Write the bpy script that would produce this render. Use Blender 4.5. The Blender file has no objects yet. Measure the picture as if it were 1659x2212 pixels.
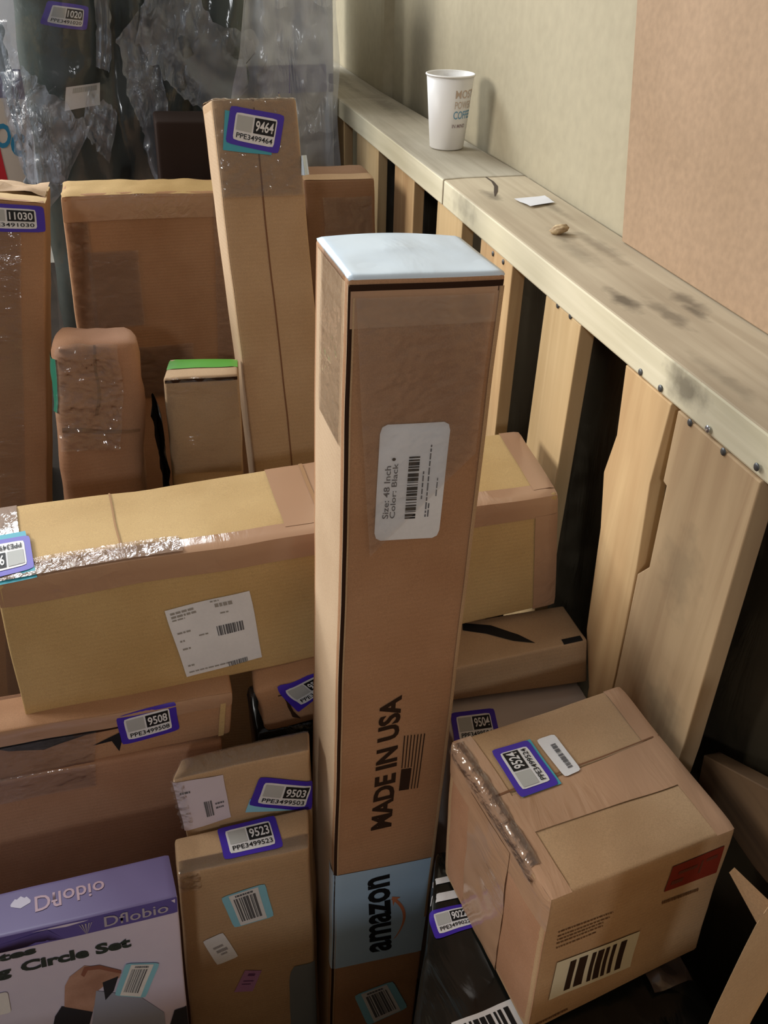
import bpy, bmesh, math, random
from mathutils import Vector, Matrix, noise

# ---------------------------------------------------------------- camera
scene = bpy.context.scene
PITCH, YAW, ROLL = math.radians(34), math.radians(15.5), math.radians(1.6)
hd = Vector((math.sin(YAW), math.cos(YAW), 0)); r0 = Vector((math.cos(YAW), -math.sin(YAW), 0))
fwd = hd*math.cos(PITCH) - Vector((0, 0, 1))*math.sin(PITCH); u0 = r0.cross(fwd)
rt = r0*math.cos(ROLL) + u0*math.sin(ROLL); up = -r0*math.sin(ROLL) + u0*math.cos(ROLL)
cam_data = bpy.data.cameras.new('camera'); cam = bpy.data.objects.new('camera', cam_data)
scene.collection.objects.link(cam)
cam.matrix_world = Matrix(((rt.x, up.x, -fwd.x, 0), (rt.y, up.y, -fwd.y, 0), (rt.z, up.z, -fwd.z, 1.70), (0, 0, 0, 1)))
cam_data.sensor_width = 36; cam_data.sensor_fit = 'AUTO'; cam_data.lens = 1900/2212*36
cam_data.clip_start = .02
scene.camera = cam
# ---------------------------------------------------------------- light
world = bpy.data.worlds.new('world'); scene.world = world; world.use_nodes = True
bg = world.node_tree.nodes['Background']; bg.inputs[0].default_value = (1, .98, .94, 1); bg.inputs[1].default_value = .21
def area(name, loc, target, size, size_y, power, col):
    l = bpy.data.lights.new(name, 'AREA'); l.shape = 'RECTANGLE'; l.size = size; l.size_y = size_y
    l.energy = power; l.color = col
    o = bpy.data.objects.new(name, l); scene.collection.objects.link(o); o.location = loc
    o.rotation_euler = (Vector(target)-Vector(loc)).to_track_quat('-Z', 'Y').to_euler(); return o
for a in [("ceiling_light", (-2.5, 1.6, 2.6), (.3, 1.0, 1.1), .9, .9, 64, (1, .97, .91)), ("ceiling_light", (-.6, 3.1, 2.8), (.1, 1.0, 1.1), 1.2, .7, 52, (.88, .95, 1)), ("ceiling_light", (-2.1, 3.3, 2.4), (.4, .8, 1.1), .9, .9, 60, (1, .98, .94)), ("ceiling_light", (-.5, -1.5, 2.35), (0, 1.2, 1.2), .13, .13, 8, (.95, .97, 1))]: area(*a)
vs = scene.view_settings
scene.display_settings.display_device = 'sRGB'
vs.view_transform = 'Standard'; vs.look = 'None'; vs.gamma = 1; vs.use_curve_mapping = False; vs.exposure = 0

# ---------------------------------------------------------------- measured layout (metres; corners: front-left, front-right, back-left, back-right of the top, then of the bottom)
FLAP = [[0.2286, 0.174, 1.3251], [0.2372, 0.205, 1.3149], [0.2438, 0.209, 1.311], [0.2483, 0.185, 1.3145]]
HEX = { 'tall': [[0.1319,0.5862,1.4906],[0.2524,0.5903,1.4858],[0.1283,0.6908,1.4892],[0.2498,0.6938,1.4834],[0.1007,0.5746,0.335],[0.2206,0.5799,0.335],[0.0961,0.6799,0.335],[0.2161,0.6851,0.335]],
 'long': [[-0.1812,0.7263,1.165],[0.4106,0.7517,1.1685],[-0.2026,0.8679,1.1604],[0.4199,0.8914,1.1734],[-0.1881,0.7189,0.9866],[0.4285,0.749,1.0065],[-0.1876,0.865,0.9971],[0.4172,0.8917,1.0075]],
 'smile_right': [[0.259,0.6823,0.9917],[0.443,0.6845,1.001],[0.259,0.7605,0.9908],[0.4457,0.7572,0.9943],[0.259,0.6831,0.9416],[0.4493,0.6755,0.9397],[0.259,0.7591,0.9364],[0.4467,0.7562,0.9405]],
 'cube': [[0.2486,0.3594,1.0481],[0.4329,0.384,1.0502],[0.2234,0.54,1.0454],[0.4141,0.5655,1.0515],[0.2535,0.359,0.8382],[0.4462,0.3872,0.8489],[0.2291,0.5386,0.8345],[0.4196,0.5642,0.8406]],
 'under_left_smile': [[-0.2573,0.7,0.9951],[0.0288,0.7,0.9966],[-0.2573,0.75,0.9951],[0.0288,0.75,0.9966],[-0.2761,0.7,0.9215],[0.0217,0.7,0.9328],[-0.2761,0.75,0.9215],[0.0217,0.75,0.9328]],
 'under_left_plain': [[-0.2734,0.695,0.9298],[0.0116,0.695,0.9302],[-0.2734,0.825,0.9298],[0.0116,0.825,0.9302],[-0.398,0.695,0.335],[-0.0355,0.695,0.335],[-0.398,0.825,0.335],[-0.0355,0.825,0.335]],
 'small_mid': [[0.0546,0.7065,0.9887],[0.1961,0.7203,0.9987],[0.0527,0.749,0.993],[0.1925,0.7602,0.9987],[0.0631,0.707,0.9129],[0.2001,0.7206,0.9208],[0.0573,0.748,0.9135],[0.1966,0.7605,0.9208]],
 'label_box': [[-0.0444,0.624,0.9637],[0.099,0.624,0.9701],[-0.0329,0.655,0.9603],[0.1047,0.655,0.9666],[-0.0117,0.624,0.335],[0.099,0.624,0.335],[-0.0117,0.674,0.335],[0.1047,0.655,0.335]],
 'front_box': [[-0.0494,0.57,0.8829],[0.0862,0.57,0.8814],[-0.0513,0.618,0.8811],[0.0953,0.618,0.8866],[-0.0796,0.57,0.335],[0.0862,0.57,0.335],[-0.0796,0.618,0.335],[0.0953,0.618,0.335]],
 'purple': [[-0.2774,0.5,0.9452],[-0.0475,0.5,0.9513],[-0.2857,0.56,0.9207],[-0.0545,0.56,0.9336],[-0.3633,0.5,0.335],[-0.0813,0.5,0.335],[-0.3633,0.56,0.335],[-0.0813,0.56,0.335]],
 'narrow2': [[0.0954,1.2009,1.5091],[0.2032,1.2026,1.5081],[0.0869,1.2508,1.4937],[0.2022,1.2536,1.4973],[0.1277,0.9269,0.335],[0.2385,0.9296,0.335],[0.1261,0.98,0.335],[0.2369,0.9827,0.335]],
 'bigback': [[-0.1265,1.5,1.3267],[0.1873,1.5,1.3247],[-0.1218,1.56,1.339],[0.1959,1.56,1.3294],[-0.1698,1.5,0.335],[0.1316,1.5,0.335],[-0.1698,1.55,0.335],[0.1316,1.55,0.335]],
 'leftbox': [[-0.3736,1.2475,1.4197],[-0.1251,1.2516,1.3823],[-0.3794,1.4284,1.3954],[-0.1312,1.4333,1.3591],[-0.5498,1.096,0.335],[-0.2964,1.1043,0.335],[-0.5517,1.2803,0.335],[-0.2983,1.2887,0.335]],
 'paper': [[-0.1371,1.1171,1.2406],[-0.0262,1.1213,1.2339],[-0.1372,1.22,1.2279],[-0.0278,1.2221,1.2177],[-0.2222,0.9732,0.335],[-0.1083,0.9755,0.335],[-0.2233,1.0767,0.335],[-0.1093,1.0793,0.335]],
 'green': [[-0.0032,1.0791,1.2002],[0.0931,1.068,1.202],[0.0082,1.1497,1.1934],[0.1009,1.1372,1.1919],[-0.0315,0.9837,0.335],[0.0617,0.9706,0.335],[-0.0221,1.0547,0.335],[0.0719,1.0418,0.335]],
 'back_mid': [[0.2645,1.52,1.3332],[0.3873,1.52,1.3317],[0.2645,1.62,1.3332],[0.3873,1.62,1.3317],[0.3051,1.52,0.335],[0.428,1.52,0.335],[0.3051,1.62,0.335],[0.428,1.62,0.335]],
 'corner_right': [[0.2297,0.175,1.3238],[0.2848,0.1953,1.2856],[0.2728,0.2003,1.3238],[0.3279,0.2206,1.2856],[0.2176,0.175,0.335],[0.2731,0.1953,0.335],[0.2607,0.2003,0.335],[0.3162,0.2206,0.335]],
 'white_low': [[0.264,0.575,0.932],[0.442,0.575,0.932],[0.264,0.74,0.932],[0.442,0.74,0.932],[0.264,0.575,0.335],[0.442,0.575,0.335],[0.264,0.74,0.335],[0.442,0.74,0.335]],
 'black_left': [[0.0958,0.27,0.8305],[0.262,0.27,0.8305],[0.2305,0.57,0.8305],[0.262,0.57,0.8305],[0.0958,0.27,0.335],[0.262,0.27,0.335],[0.2305,0.57,0.335],[0.262,0.57,0.335]],
 'black_right': [[0.268,0.27,0.8305],[0.44,0.27,0.8305],[0.268,0.54,0.8305],[0.44,0.54,0.8305],[0.268,0.27,0.335],[0.44,0.27,0.335],[0.268,0.54,0.335],[0.44,0.54,0.335]],
 'white_far': [[0.208,2.04,1.7495],[0.428,2.04,1.7525],[0.208,2.54,1.7495],[0.428,2.54,1.7525],[0.1216,2.04,0.335],[0.4246,2.04,0.335],[0.1216,2.54,0.335],[0.4246,2.54,0.335]],
 'white_left': [[-0.3204,2.0,1.6291],[-0.1495,2.0,1.6174],[-0.3204,2.4,1.6291],[-0.1495,2.4,1.6174],[-0.5844,2.0,0.335],[-0.3576,2.0,0.335],[-0.5844,2.4,0.335],[-0.3576,2.4,0.335]],
 'dark_back': [[0.0354,1.62,1.4116],[0.1382,1.62,1.4093],[0.0354,1.72,1.4116],[0.1382,1.72,1.4093],[-0.0011,1.62,0.335],[-0.0433,1.62,0.335],[-0.0011,1.72,0.335],[-0.0433,1.72,0.335]],
 'bundle': [[-0.169,1.8,1.7003],[0.2475,1.8,1.7106],[-0.169,1.98,1.7003],[0.2475,1.98,1.7106],[-0.2145,1.8,0.335],[-0.0167,1.8,0.335],[-0.2145,1.98,0.335],[-0.0167,1.98,0.335]]}
DEC = { 'tall_label': [[0.2293,0.1966],[0.2439,0.1007],[0.7316,0.1027],[0.7176,0.2009]],
 'tall_made': [[0.3379,0.5325],[0.3503,0.3625],[0.5373,0.3603],[0.5359,0.5321]],
 'tall_flag': [[0.5752,0.4836],[0.5838,0.4116],[0.7842,0.4144],[0.7631,0.4859]],
 'tall_blue': [[-0.0174,0.589],[0.9818,0.5969],[0.9881,0.765],[-0.0044,0.7523]],
 'tall_amazon': [[0.4028,0.7398],[0.3295,0.6061],[0.5557,0.6063],[0.6462,0.7447]],
 'tall_arrow': [[0.6508,0.7247],[0.5978,0.6515],[0.7568,0.6519],[0.7921,0.7253]],
 'tall_bar': [[0.2611,0.8184],[0.6965,0.8109],[0.9093,0.8802],[0.4395,0.8948]],
 'tall_band1': [[0.011,0.0107],[0.9993,0.0115],[1.001,0.0227],[0.0108,0.0213]],
 'long_label': [[0.2562,0.3772],[0.4009,0.3352],[0.4132,0.8823],[0.2771,0.917]],
 'long_sticker': [[-0.0232,0.4999],[0.0604,0.5148],[0.0623,0.0897],[-0.0261,0.0332]],
 'long_yellow': [[0.0638,0.9391],[0.4636,0.9697],[0.4603,0.1491],[0.0632,0.1871]],
 'long_tapeR': [[0.4636,0.9697],[0.5711,0.9745],[0.5214,0.0146],[0.4618,0.012]],
 'cube_sticker': [[0.1391,0.5278],[0.1479,0.8537],[0.356,0.8504],[0.3586,0.5339]],
 'cube_white': [[0.4067,0.5627],[0.3927,0.8346],[0.4987,0.8365],[0.5076,0.5731]],
 'cube_seam': [[0.041,0.5021],[0.9781,0.5268],[0.9762,0.5081],[0.0362,0.4839]],
 'cube_tape': [[-0.0066,0.5517],[0.9272,0.6173],[0.966,0.315],[0.0478,0.3357]],
 'cube_bar': [[0.0947,0.4926],[0.5644,0.5405],[0.5575,0.8241],[0.09,0.7764]],
 'cube_red': [[0.6462,0.094],[0.9504,0.0898],[0.9604,0.3031],[0.6449,0.282]],
 'cube_lines': [[0.0708,0.2514],[0.377,0.2708],[0.3921,0.4283],[0.0769,0.4168]],
 'cube_lines2': [[0.6543,0.3516],[0.878,0.3731],[0.8847,0.4255],[0.6594,0.402]],
 'usm_sticker': [[0.5676,0.0606],[0.7871,-0.0365],[0.81,0.6331],[0.5949,0.7319]],
 'usm_a': [[0.073,0.1558],[0.1997,0.4015],[0.3231,0.5014],[0.4728,0.3453],[0.5476,0.2382],[0.423,0.2419]],
 'sm_sticker': [[0.1542,0.0205],[0.6027,-0.6066],[0.7502,0.0253],[0.2807,0.686]],
 'lb_label': [[-0.0101,0.005],[0.3555,0.0131],[0.3681,0.1222],[-0.0443,0.1325]],
 'lb_sticker': [[0.6179,0.0375],[1.0602,0.0821],[0.9944,0.1516],[0.5097,0.1019]],
 'lb_blue': [[0.5262,0.0871],[0.9516,0.1319],[0.9127,0.1416],[0.4809,0.1197]],
 'fb_sticker': [[0.3047,0.9833],[0.7375,1.0282],[0.7971,0.1425],[0.3429,0.1243]],
 'fb_blue': [[0.2993,0.0969],[0.6486,0.0795],[0.7032,0.1985],[0.3857,0.208]],
 'fb_white': [[0.1358,0.2285],[0.2951,0.2136],[0.4039,0.3097],[0.2387,0.3246]],
 'fb_pink': [[0.451,0.3683],[0.5779,0.3866],[0.4988,0.4595],[0.3528,0.4453]],
 'fb_grey': [[0.7968,0.401],[1.1237,0.4052],[1.1332,0.8764],[0.7824,0.8205]],
 'pu_band': [[0.011,0.0167],[0.9995,0.0034],[0.995,0.0368],[0.5579,0.0365],[0.4991,0.0051],[0.0137,0.0345]],
 'pu_brand': [[0.713,0.0045],[0.9609,0.007],[0.9613,0.0293],[0.7117,0.03]],
 'pu_circle': [[0.383,0.0702],[0.803,0.0696],[0.8057,0.0972],[0.3835,0.0973]],
 'pu_g': [[0.159,0.0735],[0.3481,0.0729],[0.3471,0.1059],[0.154,0.1045]],
 'pu_tes': [[0.1604,0.0379],[0.4488,0.0379],[0.4479,0.0568],[0.158,0.0589]],
 'pu_mirror': [[0.4575,0.3563],[0.7292,0.4337],[0.7277,0.7406],[0.454,0.7132]],
 'pu_label': [[0.7755,0.1378],[0.9084,0.1579],[0.8361,0.2482],[0.7164,0.2204]],
 'pu_hand': [[0.5561,0.1398],[0.6171,0.1184],[0.7168,0.1419],[0.7535,0.1613],[0.7439,0.1754],[0.6817,0.1883],[0.6566,0.1972],[0.6249,0.2532],[0.5184,0.2232],[0.534,0.1618]],
 'pu_ring': [[0.6003,0.1411],[0.6164,0.1221],[0.6747,0.1257],[0.7545,0.1549],[0.7531,0.1638],[0.6727,0.1369],[0.6286,0.1331],[0.6112,0.1494]],
 'pu_sleeve': [[0.5091,0.216],[0.6249,0.2532],[0.5929,0.3115],[0.4611,0.2779],[0.4795,0.2393]],
 'pu_body': [[0.6495,0.1959],[0.8113,0.2394],[0.9053,0.3074],[0.9063,0.3754],[0.6071,0.3144]],
 'pu_dark': [[0.6782,0.177],[0.7412,0.1697],[0.7166,0.2081],[0.6802,0.2288]],
 'pu_sleeve2': [[0.949,0.3085],[0.999,0.3064],[0.9995,0.3713],[0.9175,0.3624]],
 'pu_stk': [[0.197,-0.0622],[0.3578,-0.0599],[0.3537,-0.005],[0.1892,-0.0002]],
 'pu_stk2': [[0.2441,0.1356],[0.3226,0.1369],[0.3229,0.1958],[0.2402,0.1936]],
 'n2_sticker': [[0.2095,0.005],[0.8387,0.0158],[0.717,0.0531],[0.1006,0.0405]],
 'n2_teal': [[0.1391,0.0097],[0.7031,0.0192],[0.6331,0.0538],[0.0636,0.0476]],
 'n2_seam': [[0.4848,0.003],[0.5063,0.0031],[0.515,0.2316],[0.4917,0.2315]],
 'lf_sticker': [[0.6565,0.0054],[0.9864,0.0019],[1.0006,0.0344],[0.6613,0.0396]],
 'wl_sticker': [[0.0533,0.5951],[0.3483,0.5694],[0.2966,0.2758],[-0.0015,0.2942]],
 'bu_sticker': [[0.1343,0.0933],[0.297,0.1011],[0.278,0.1264],[0.1072,0.1191]],
 'bu_white': [[0.1826,0.1901],[0.3263,0.1894],[0.3281,0.2165],[0.1748,0.2199]],
 'bu_fold0': [[-0.0613,0.1231],[-0.0222,0.186],[0.0512,0.2422],[0.1557,0.3083]],
 'bu_fold1': [[0.4766,0.1163],[0.5244,0.1694],[0.5895,0.2199],[0.6385,0.2729],[0.7174,0.3178]],
 'bu_fold2': [[0.3557,0.0805],[0.3555,0.1259],[0.3386,0.1732]],
 'bu_fold3': [[0.5474,0.0863],[0.6695,0.1279],[0.8252,0.1665],[1.0404,0.2019]],
 'bu_fold4': [[0.2566,0.2219],[0.3185,0.2368],[0.3937,0.255]],
 'bu_fold5': [[-0.0125,0.17],[-0.0037,0.2246],[0.0466,0.271],[0.0585,0.313]],
 'sr_smile': [[0.2914,0.9643],[0.457,0.789],[0.5973,0.4534],[0.6703,0.174],[0.5459,0.3258],[0.4,0.6139],[0.2679,0.7923]],
 'sr_mark': [[0.9238,0.1805],[1.0051,0.165],[1.0063,0.0625],[0.9142,0.0517]],
 'bl_sticker': [[-0.0311,0.7724],[0.7129,0.7674],[0.7864,0.6729],[0.1466,0.6636]],
 'bl_strip': [[0.003,0.8318],[0.623,0.8307],[0.6477,0.7972],[-0.044,0.799]],
 'bl_strip2': [[-0.0457,0.8863],[0.4554,0.8882],[0.5086,0.8662],[-0.025,0.865]],
 'bl_bar': [[0.3476,0.3828],[0.9262,0.4092],[0.9754,0.2946],[0.4766,0.2718]],
 'gr_tape': [[0.0469,0.9159],[0.9286,1.0677],[0.9798,0.3353],[0.0294,0.3673]],
 'wf_band': [[0.0926,0.2202],[1.005,0.2194],[1.0036,0.2574],[0.0886,0.2586]],
 'wf_cream': [[0.3313,0.259],[1.0036,0.2574],[1.0078,0.3749],[0.3228,0.3614]],
 'wl_band': [[0.226,0.1368],[0.9619,0.137],[0.9725,0.1784],[0.2245,0.1759]],
 'wl_D': [[0.6103,0.2107],[0.7865,0.2153],[0.7699,0.2503],[0.602,0.248]],
 'wl_c': [[0.775,0.2253],[0.9156,0.2282],[0.8996,0.2623],[0.7681,0.2591]],
 'wl_red': [[0.3826,0.2366],[0.6585,0.2458],[0.7402,0.3044],[0.3666,0.3047]]}
PLK = { 'wide': [[0.4945,1.347],[0.6206,1.346],[0.618,1.2621],[0.6114,1.2609],[0.6079,1.167],[0.624,1.1459],[0.6188,1.0059],[0.6167,0.8699],[0.4889,0.96],[0.4857,1.0303]],
 'two': [[0.6312,1.346],[0.7209,1.337],[0.7128,1.2608],[0.724,1.2091],[0.7092,1.1458],[0.6964,1.0072],[0.6669,0.9406],[0.6151,0.9806],[0.6188,1.0059],[0.6254,1.1496],[0.6343,1.2468]],
 'one': [[0.825,1.337],[0.922,1.3343],[0.9176,1.2473],[0.9115,1.153],[0.9093,1.1197],[0.8223,1.1471]],
 'nails': [[0.8854,1.3366],[0.8514,1.3369],[0.6921,1.3416],[0.6541,1.3424],[0.5989,1.3353],[0.5733,1.3425],[0.5461,1.3354],[0.5032,1.3457],[1.0958,1.3305],[1.0581,1.3314]],
 'knot': [[0.6443,1.2269]],
 'dark': [[0.4829,1.0234],[0.3731,1.0892],[0.3342,1.1124],[0.2969,1.031],[0.336,1.0056],[0.3832,0.9867],[0.4092,0.9851]]}

FLOOR_Z = .335
random.seed(4)

def nvec(p):
    return Vector((noise.noise(p+Vector((9.3, 1.7, 4.1))), noise.noise(p+Vector((-1.5, 7.2, -3.3))), noise.noise(p+Vector((-7.9, -2.4, 6.6)))))

# ---------------------------------------------------------------- materials
def lin(r, g, b):
    f = lambda c: (c/255/12.92) if c/255 <= .04045 else ((c/255+.055)/1.055)**2.4
    return (f(r), f(g), f(b), 1)
def newmat(name):
    m = bpy.data.materials.new(name); m.use_nodes = True
    nt = m.node_tree; return m, nt, nt.nodes['Principled BSDF']
def node(nt, t, **kw):
    n = nt.nodes.new(t)
    for k, v in kw.items():
        if k in n.inputs: n.inputs[k].default_value = v
        else: setattr(n, k, v)
    return n
def plain(name, col, rough=.6, spec=.4, metal=0, coat=0):
    m, nt, b = newmat(name); b.inputs['Base Color'].default_value = lin(*col); b.inputs['Roughness'].default_value = rough
    b.inputs['Specular IOR Level'].default_value = spec; b.inputs['Metallic'].default_value = metal; b.inputs['Coat Weight'].default_value = coat
    return m
def mottled(name, c1, c2, scale=6, stretch=(1, 1, 1), rough=.75, spec=.25, bump=.1, bscale=60, fine=.12, coords='Object', detail=5, bdist=.001, coat=0, coatr=.1):
    m, nt, b = newmat(name); L = nt.links
    tc = node(nt, 'ShaderNodeTexCoord'); mp = node(nt, 'ShaderNodeMapping'); mp.inputs['Scale'].default_value = stretch
    L.new(tc.outputs[coords], mp.inputs[0])
    n1 = node(nt, 'ShaderNodeTexNoise', Scale=scale, Detail=detail); L.new(mp.outputs[0], n1.inputs['Vector'])
    cr = node(nt, 'ShaderNodeValToRGB'); cr.color_ramp.elements[0].position = .32; cr.color_ramp.elements[1].position = .68
    cr.color_ramp.elements[0].color = lin(*c1); cr.color_ramp.elements[1].color = lin(*c2)
    L.new(n1.outputs[0], cr.inputs[0])
    n2 = node(nt, 'ShaderNodeTexNoise', Scale=scale*25, Detail=3); L.new(mp.outputs[0], n2.inputs['Vector'])
    mx = node(nt, 'ShaderNodeMix', data_type='RGBA', blend_type='OVERLAY'); mx.inputs[0].default_value = fine
    L.new(cr.outputs[0], mx.inputs[6]); L.new(n2.outputs[0], mx.inputs[7]); L.new(mx.outputs[2], b.inputs['Base Color'])
    b.inputs['Roughness'].default_value = rough; b.inputs['Specular IOR Level'].default_value = spec
    b.inputs['Coat Weight'].default_value = coat; b.inputs['Coat Roughness'].default_value = coatr
    n3 = node(nt, 'ShaderNodeTexNoise', Scale=bscale, Detail=4); L.new(mp.outputs[0], n3.inputs['Vector'])
    bp = node(nt, 'ShaderNodeBump', Strength=bump, Distance=bdist); L.new(n3.outputs[0], bp.inputs['Height']); L.new(bp.outputs[0], b.inputs['Normal'])
    return m
def cardboard(name, col, warm=0):
    r, g, b_ = col
    m, nt, b = newmat(name); L = nt.links
    tc = node(nt, 'ShaderNodeTexCoord')
    n1 = node(nt, 'ShaderNodeTexNoise', Scale=7, Detail=4); L.new(tc.outputs['Object'], n1.inputs['Vector'])
    cr = node(nt, 'ShaderNodeValToRGB'); cr.color_ramp.elements[0].position = .3; cr.color_ramp.elements[1].position = .7
    cr.color_ramp.elements[0].color = lin(r-12, g-14, b_-14); cr.color_ramp.elements[1].color = lin(min(r+8, 255), g+8, b_+8)
    L.new(n1.outputs[0], cr.inputs[0])
    n2 = node(nt, 'ShaderNodeTexNoise', Scale=900, Detail=2); L.new(tc.outputs['Object'], n2.inputs['Vector'])
    mx = node(nt, 'ShaderNodeMix', data_type='RGBA', blend_type='OVERLAY'); mx.inputs[0].default_value = .25
    L.new(cr.outputs[0], mx.inputs[6]); L.new(n2.outputs[0], mx.inputs[7]); L.new(mx.outputs[2], b.inputs['Base Color'])
    wv = node(nt, 'ShaderNodeTexWave', Scale=60, Distortion=.6, Detail=1); wv.bands_direction = 'Z'
    L.new(tc.outputs['Object'], wv.inputs['Vector'])
    n3 = node(nt, 'ShaderNodeTexNoise', Scale=14, Detail=3); L.new(tc.outputs['Object'], n3.inputs['Vector'])
    ad = node(nt, 'ShaderNodeMath', operation='MULTIPLY_ADD'); ad.inputs[1].default_value = .06
    L.new(wv.outputs['Fac'], ad.inputs[0]); L.new(n3.outputs[0], ad.inputs[2])
    bp = node(nt, 'ShaderNodeBump', Strength=.25, Distance=.004); L.new(ad.outputs[0], bp.inputs['Height']); L.new(bp.outputs[0], b.inputs['Normal'])
    b.inputs['Roughness'].default_value = .72; b.inputs['Specular IOR Level'].default_value = .25
    return m
def wrinkle(name, col, rough=.12, strength=.5, scale=(60, 12, 60), alpha=1, tint=None, dist=.004, rot=.6, spec=.6):
    """clear packing tape / film: glossy, creased; alpha<1 lets the surface below through"""
    m, nt, b = newmat(name); L = nt.links
    tc = node(nt, 'ShaderNodeTexCoord'); mp = node(nt, 'ShaderNodeMapping'); mp.inputs['Scale'].default_value = scale; mp.inputs['Rotation'].default_value = (rot, rot*.5, rot)
    L.new(tc.outputs['Object'], mp.inputs[0])
    n1 = node(nt, 'ShaderNodeTexNoise', Scale=1, Detail=4, Distortion=.6); L.new(mp.outputs[0], n1.inputs['Vector'])
    n2 = node(nt, 'ShaderNodeTexNoise', Scale=9, Detail=2); L.new(tc.outputs['Object'], n2.inputs['Vector'])
    mu = node(nt, 'ShaderNodeMath', operation='MULTIPLY'); L.new(n1.outputs[0], mu.inputs[0])
    cr2 = node(nt, 'ShaderNodeMapRange'); cr2.inputs[1].default_value = .4; cr2.inputs[2].default_value = .62
    L.new(n2.outputs[0], cr2.inputs[0]); L.new(cr2.outputs[0], mu.inputs[1])
    bp = node(nt, 'ShaderNodeBump', Strength=strength, Distance=dist); L.new(mu.outputs[0], bp.inputs['Height']); L.new(bp.outputs[0], b.inputs['Normal'])
    b.inputs['Base Color'].default_value = lin(*col); b.inputs['Roughness'].default_value = rough; b.inputs['Specular IOR Level'].default_value = spec
    if alpha < 1:
        tr = node(nt, 'ShaderNodeBsdfTransparent'); tr.inputs[0].default_value = tint or (1, 1, 1, 1)
        ms = node(nt, 'ShaderNodeMixShader'); ms.inputs[0].default_value = alpha; gl = node(nt, 'ShaderNodeBsdfGlossy', Roughness=rough*.7); L.new(bp.outputs[0], gl.inputs['Normal']); fr_ = node(nt, 'ShaderNodeFresnel', IOR=1.5); m2 = node(nt, 'ShaderNodeMixShader')
        L.new(tr.outputs[0], ms.inputs[1]); L.new(b.outputs[0], ms.inputs[2]); L.new(fr_.outputs[0], m2.inputs[0]); L.new(ms.outputs[0], m2.inputs[1]); L.new(gl.outputs[0], m2.inputs[2]); L.new(m2.outputs[0], nt.nodes['Material Output'].inputs[0])
    return m
def wood(name, c1, c2, axis=1, knots=(), grey=0, scale=1.0):
    """sawn softwood; grain runs along object axis; knots = stains of the board itself (x, y, z, radius along grain, radius across, darkness)"""
    m, nt, b = newmat(name); L = nt.links
    tc = node(nt, 'ShaderNodeTexCoord'); mp = node(nt, 'ShaderNodeMapping')
    st = [34, 34, 34]; st[axis] = 1.6; mp.inputs['Scale'].default_value = [s*scale for s in st]
    L.new(tc.outputs['Object'], mp.inputs[0])
    n1 = node(nt, 'ShaderNodeTexNoise', Scale=1, Detail=6, Distortion=1.4); L.new(mp.outputs[0], n1.inputs['Vector'])
    n0 = node(nt, 'ShaderNodeTexNoise', Scale=5, Detail=3); L.new(tc.outputs['Object'], n0.inputs['Vector'])
    ad = node(nt, 'ShaderNodeMix', data_type='FLOAT'); ad.inputs[0].default_value = .45; L.new(n1.outputs[0], ad.inputs[2]); L.new(n0.outputs[0], ad.inputs[3])
    cr = node(nt, 'ShaderNodeValToRGB'); cr.color_ramp.elements[0].position = .36; cr.color_ramp.elements[1].position = .64
    cr.color_ramp.elements[0].color = lin(*c1); cr.color_ramp.elements[1].color = lin(*c2); L.new(ad.outputs[0], cr.inputs[0])
    last = cr.outputs[0]
    nz = node(nt, 'ShaderNodeTexNoise', Scale=55, Detail=3); L.new(tc.outputs['Object'], nz.inputs['Vector'])
    for (kx, ky, kz, ra, rc, dk) in knots:
        sb = node(nt, 'ShaderNodeVectorMath', operation='SUBTRACT'); sb.inputs[1].default_value = (kx, ky, kz); L.new(tc.outputs['Object'], sb.inputs[0])
        sc = node(nt, 'ShaderNodeVectorMath', operation='MULTIPLY'); q = [1/rc]*3; q[axis] = 1/ra; sc.inputs[1].default_value = q; L.new(sb.outputs[0], sc.inputs[0])
        ln = node(nt, 'ShaderNodeVectorMath', operation='LENGTH'); L.new(sc.outputs[0], ln.inputs[0])
        a2 = node(nt, 'ShaderNodeMath', operation='MULTIPLY_ADD'); a2.inputs[1].default_value = 1.6; L.new(nz.outputs[0], a2.inputs[0]); L.new(ln.outputs['Value'], a2.inputs[2])
        mr = node(nt, 'ShaderNodeMapRange'); mr.inputs[1].default_value = 1.1; mr.inputs[2].default_value = 2.0; mr.inputs[3].default_value = dk; mr.inputs[4].default_value = 0
        L.new(a2.outputs[0], mr.inputs[0])
        mx = node(nt, 'ShaderNodeMix', data_type='RGBA'); mx.inputs[7].default_value = lin(92, 82, 68); L.new(mr.outputs[0], mx.inputs[0]); L.new(last, mx.inputs[6]); last = mx.outputs[2]
    L.new(last, b.inputs['Base Color'])
    bp = node(nt, 'ShaderNodeBump', Strength=.35, Distance=.0015); L.new(n1.outputs[0], bp.inputs['Height']); L.new(bp.outputs[0], b.inputs['Normal'])
    b.inputs['Roughness'].default_value = .7; b.inputs['Specular IOR Level'].default_value = .25
    return m

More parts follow.
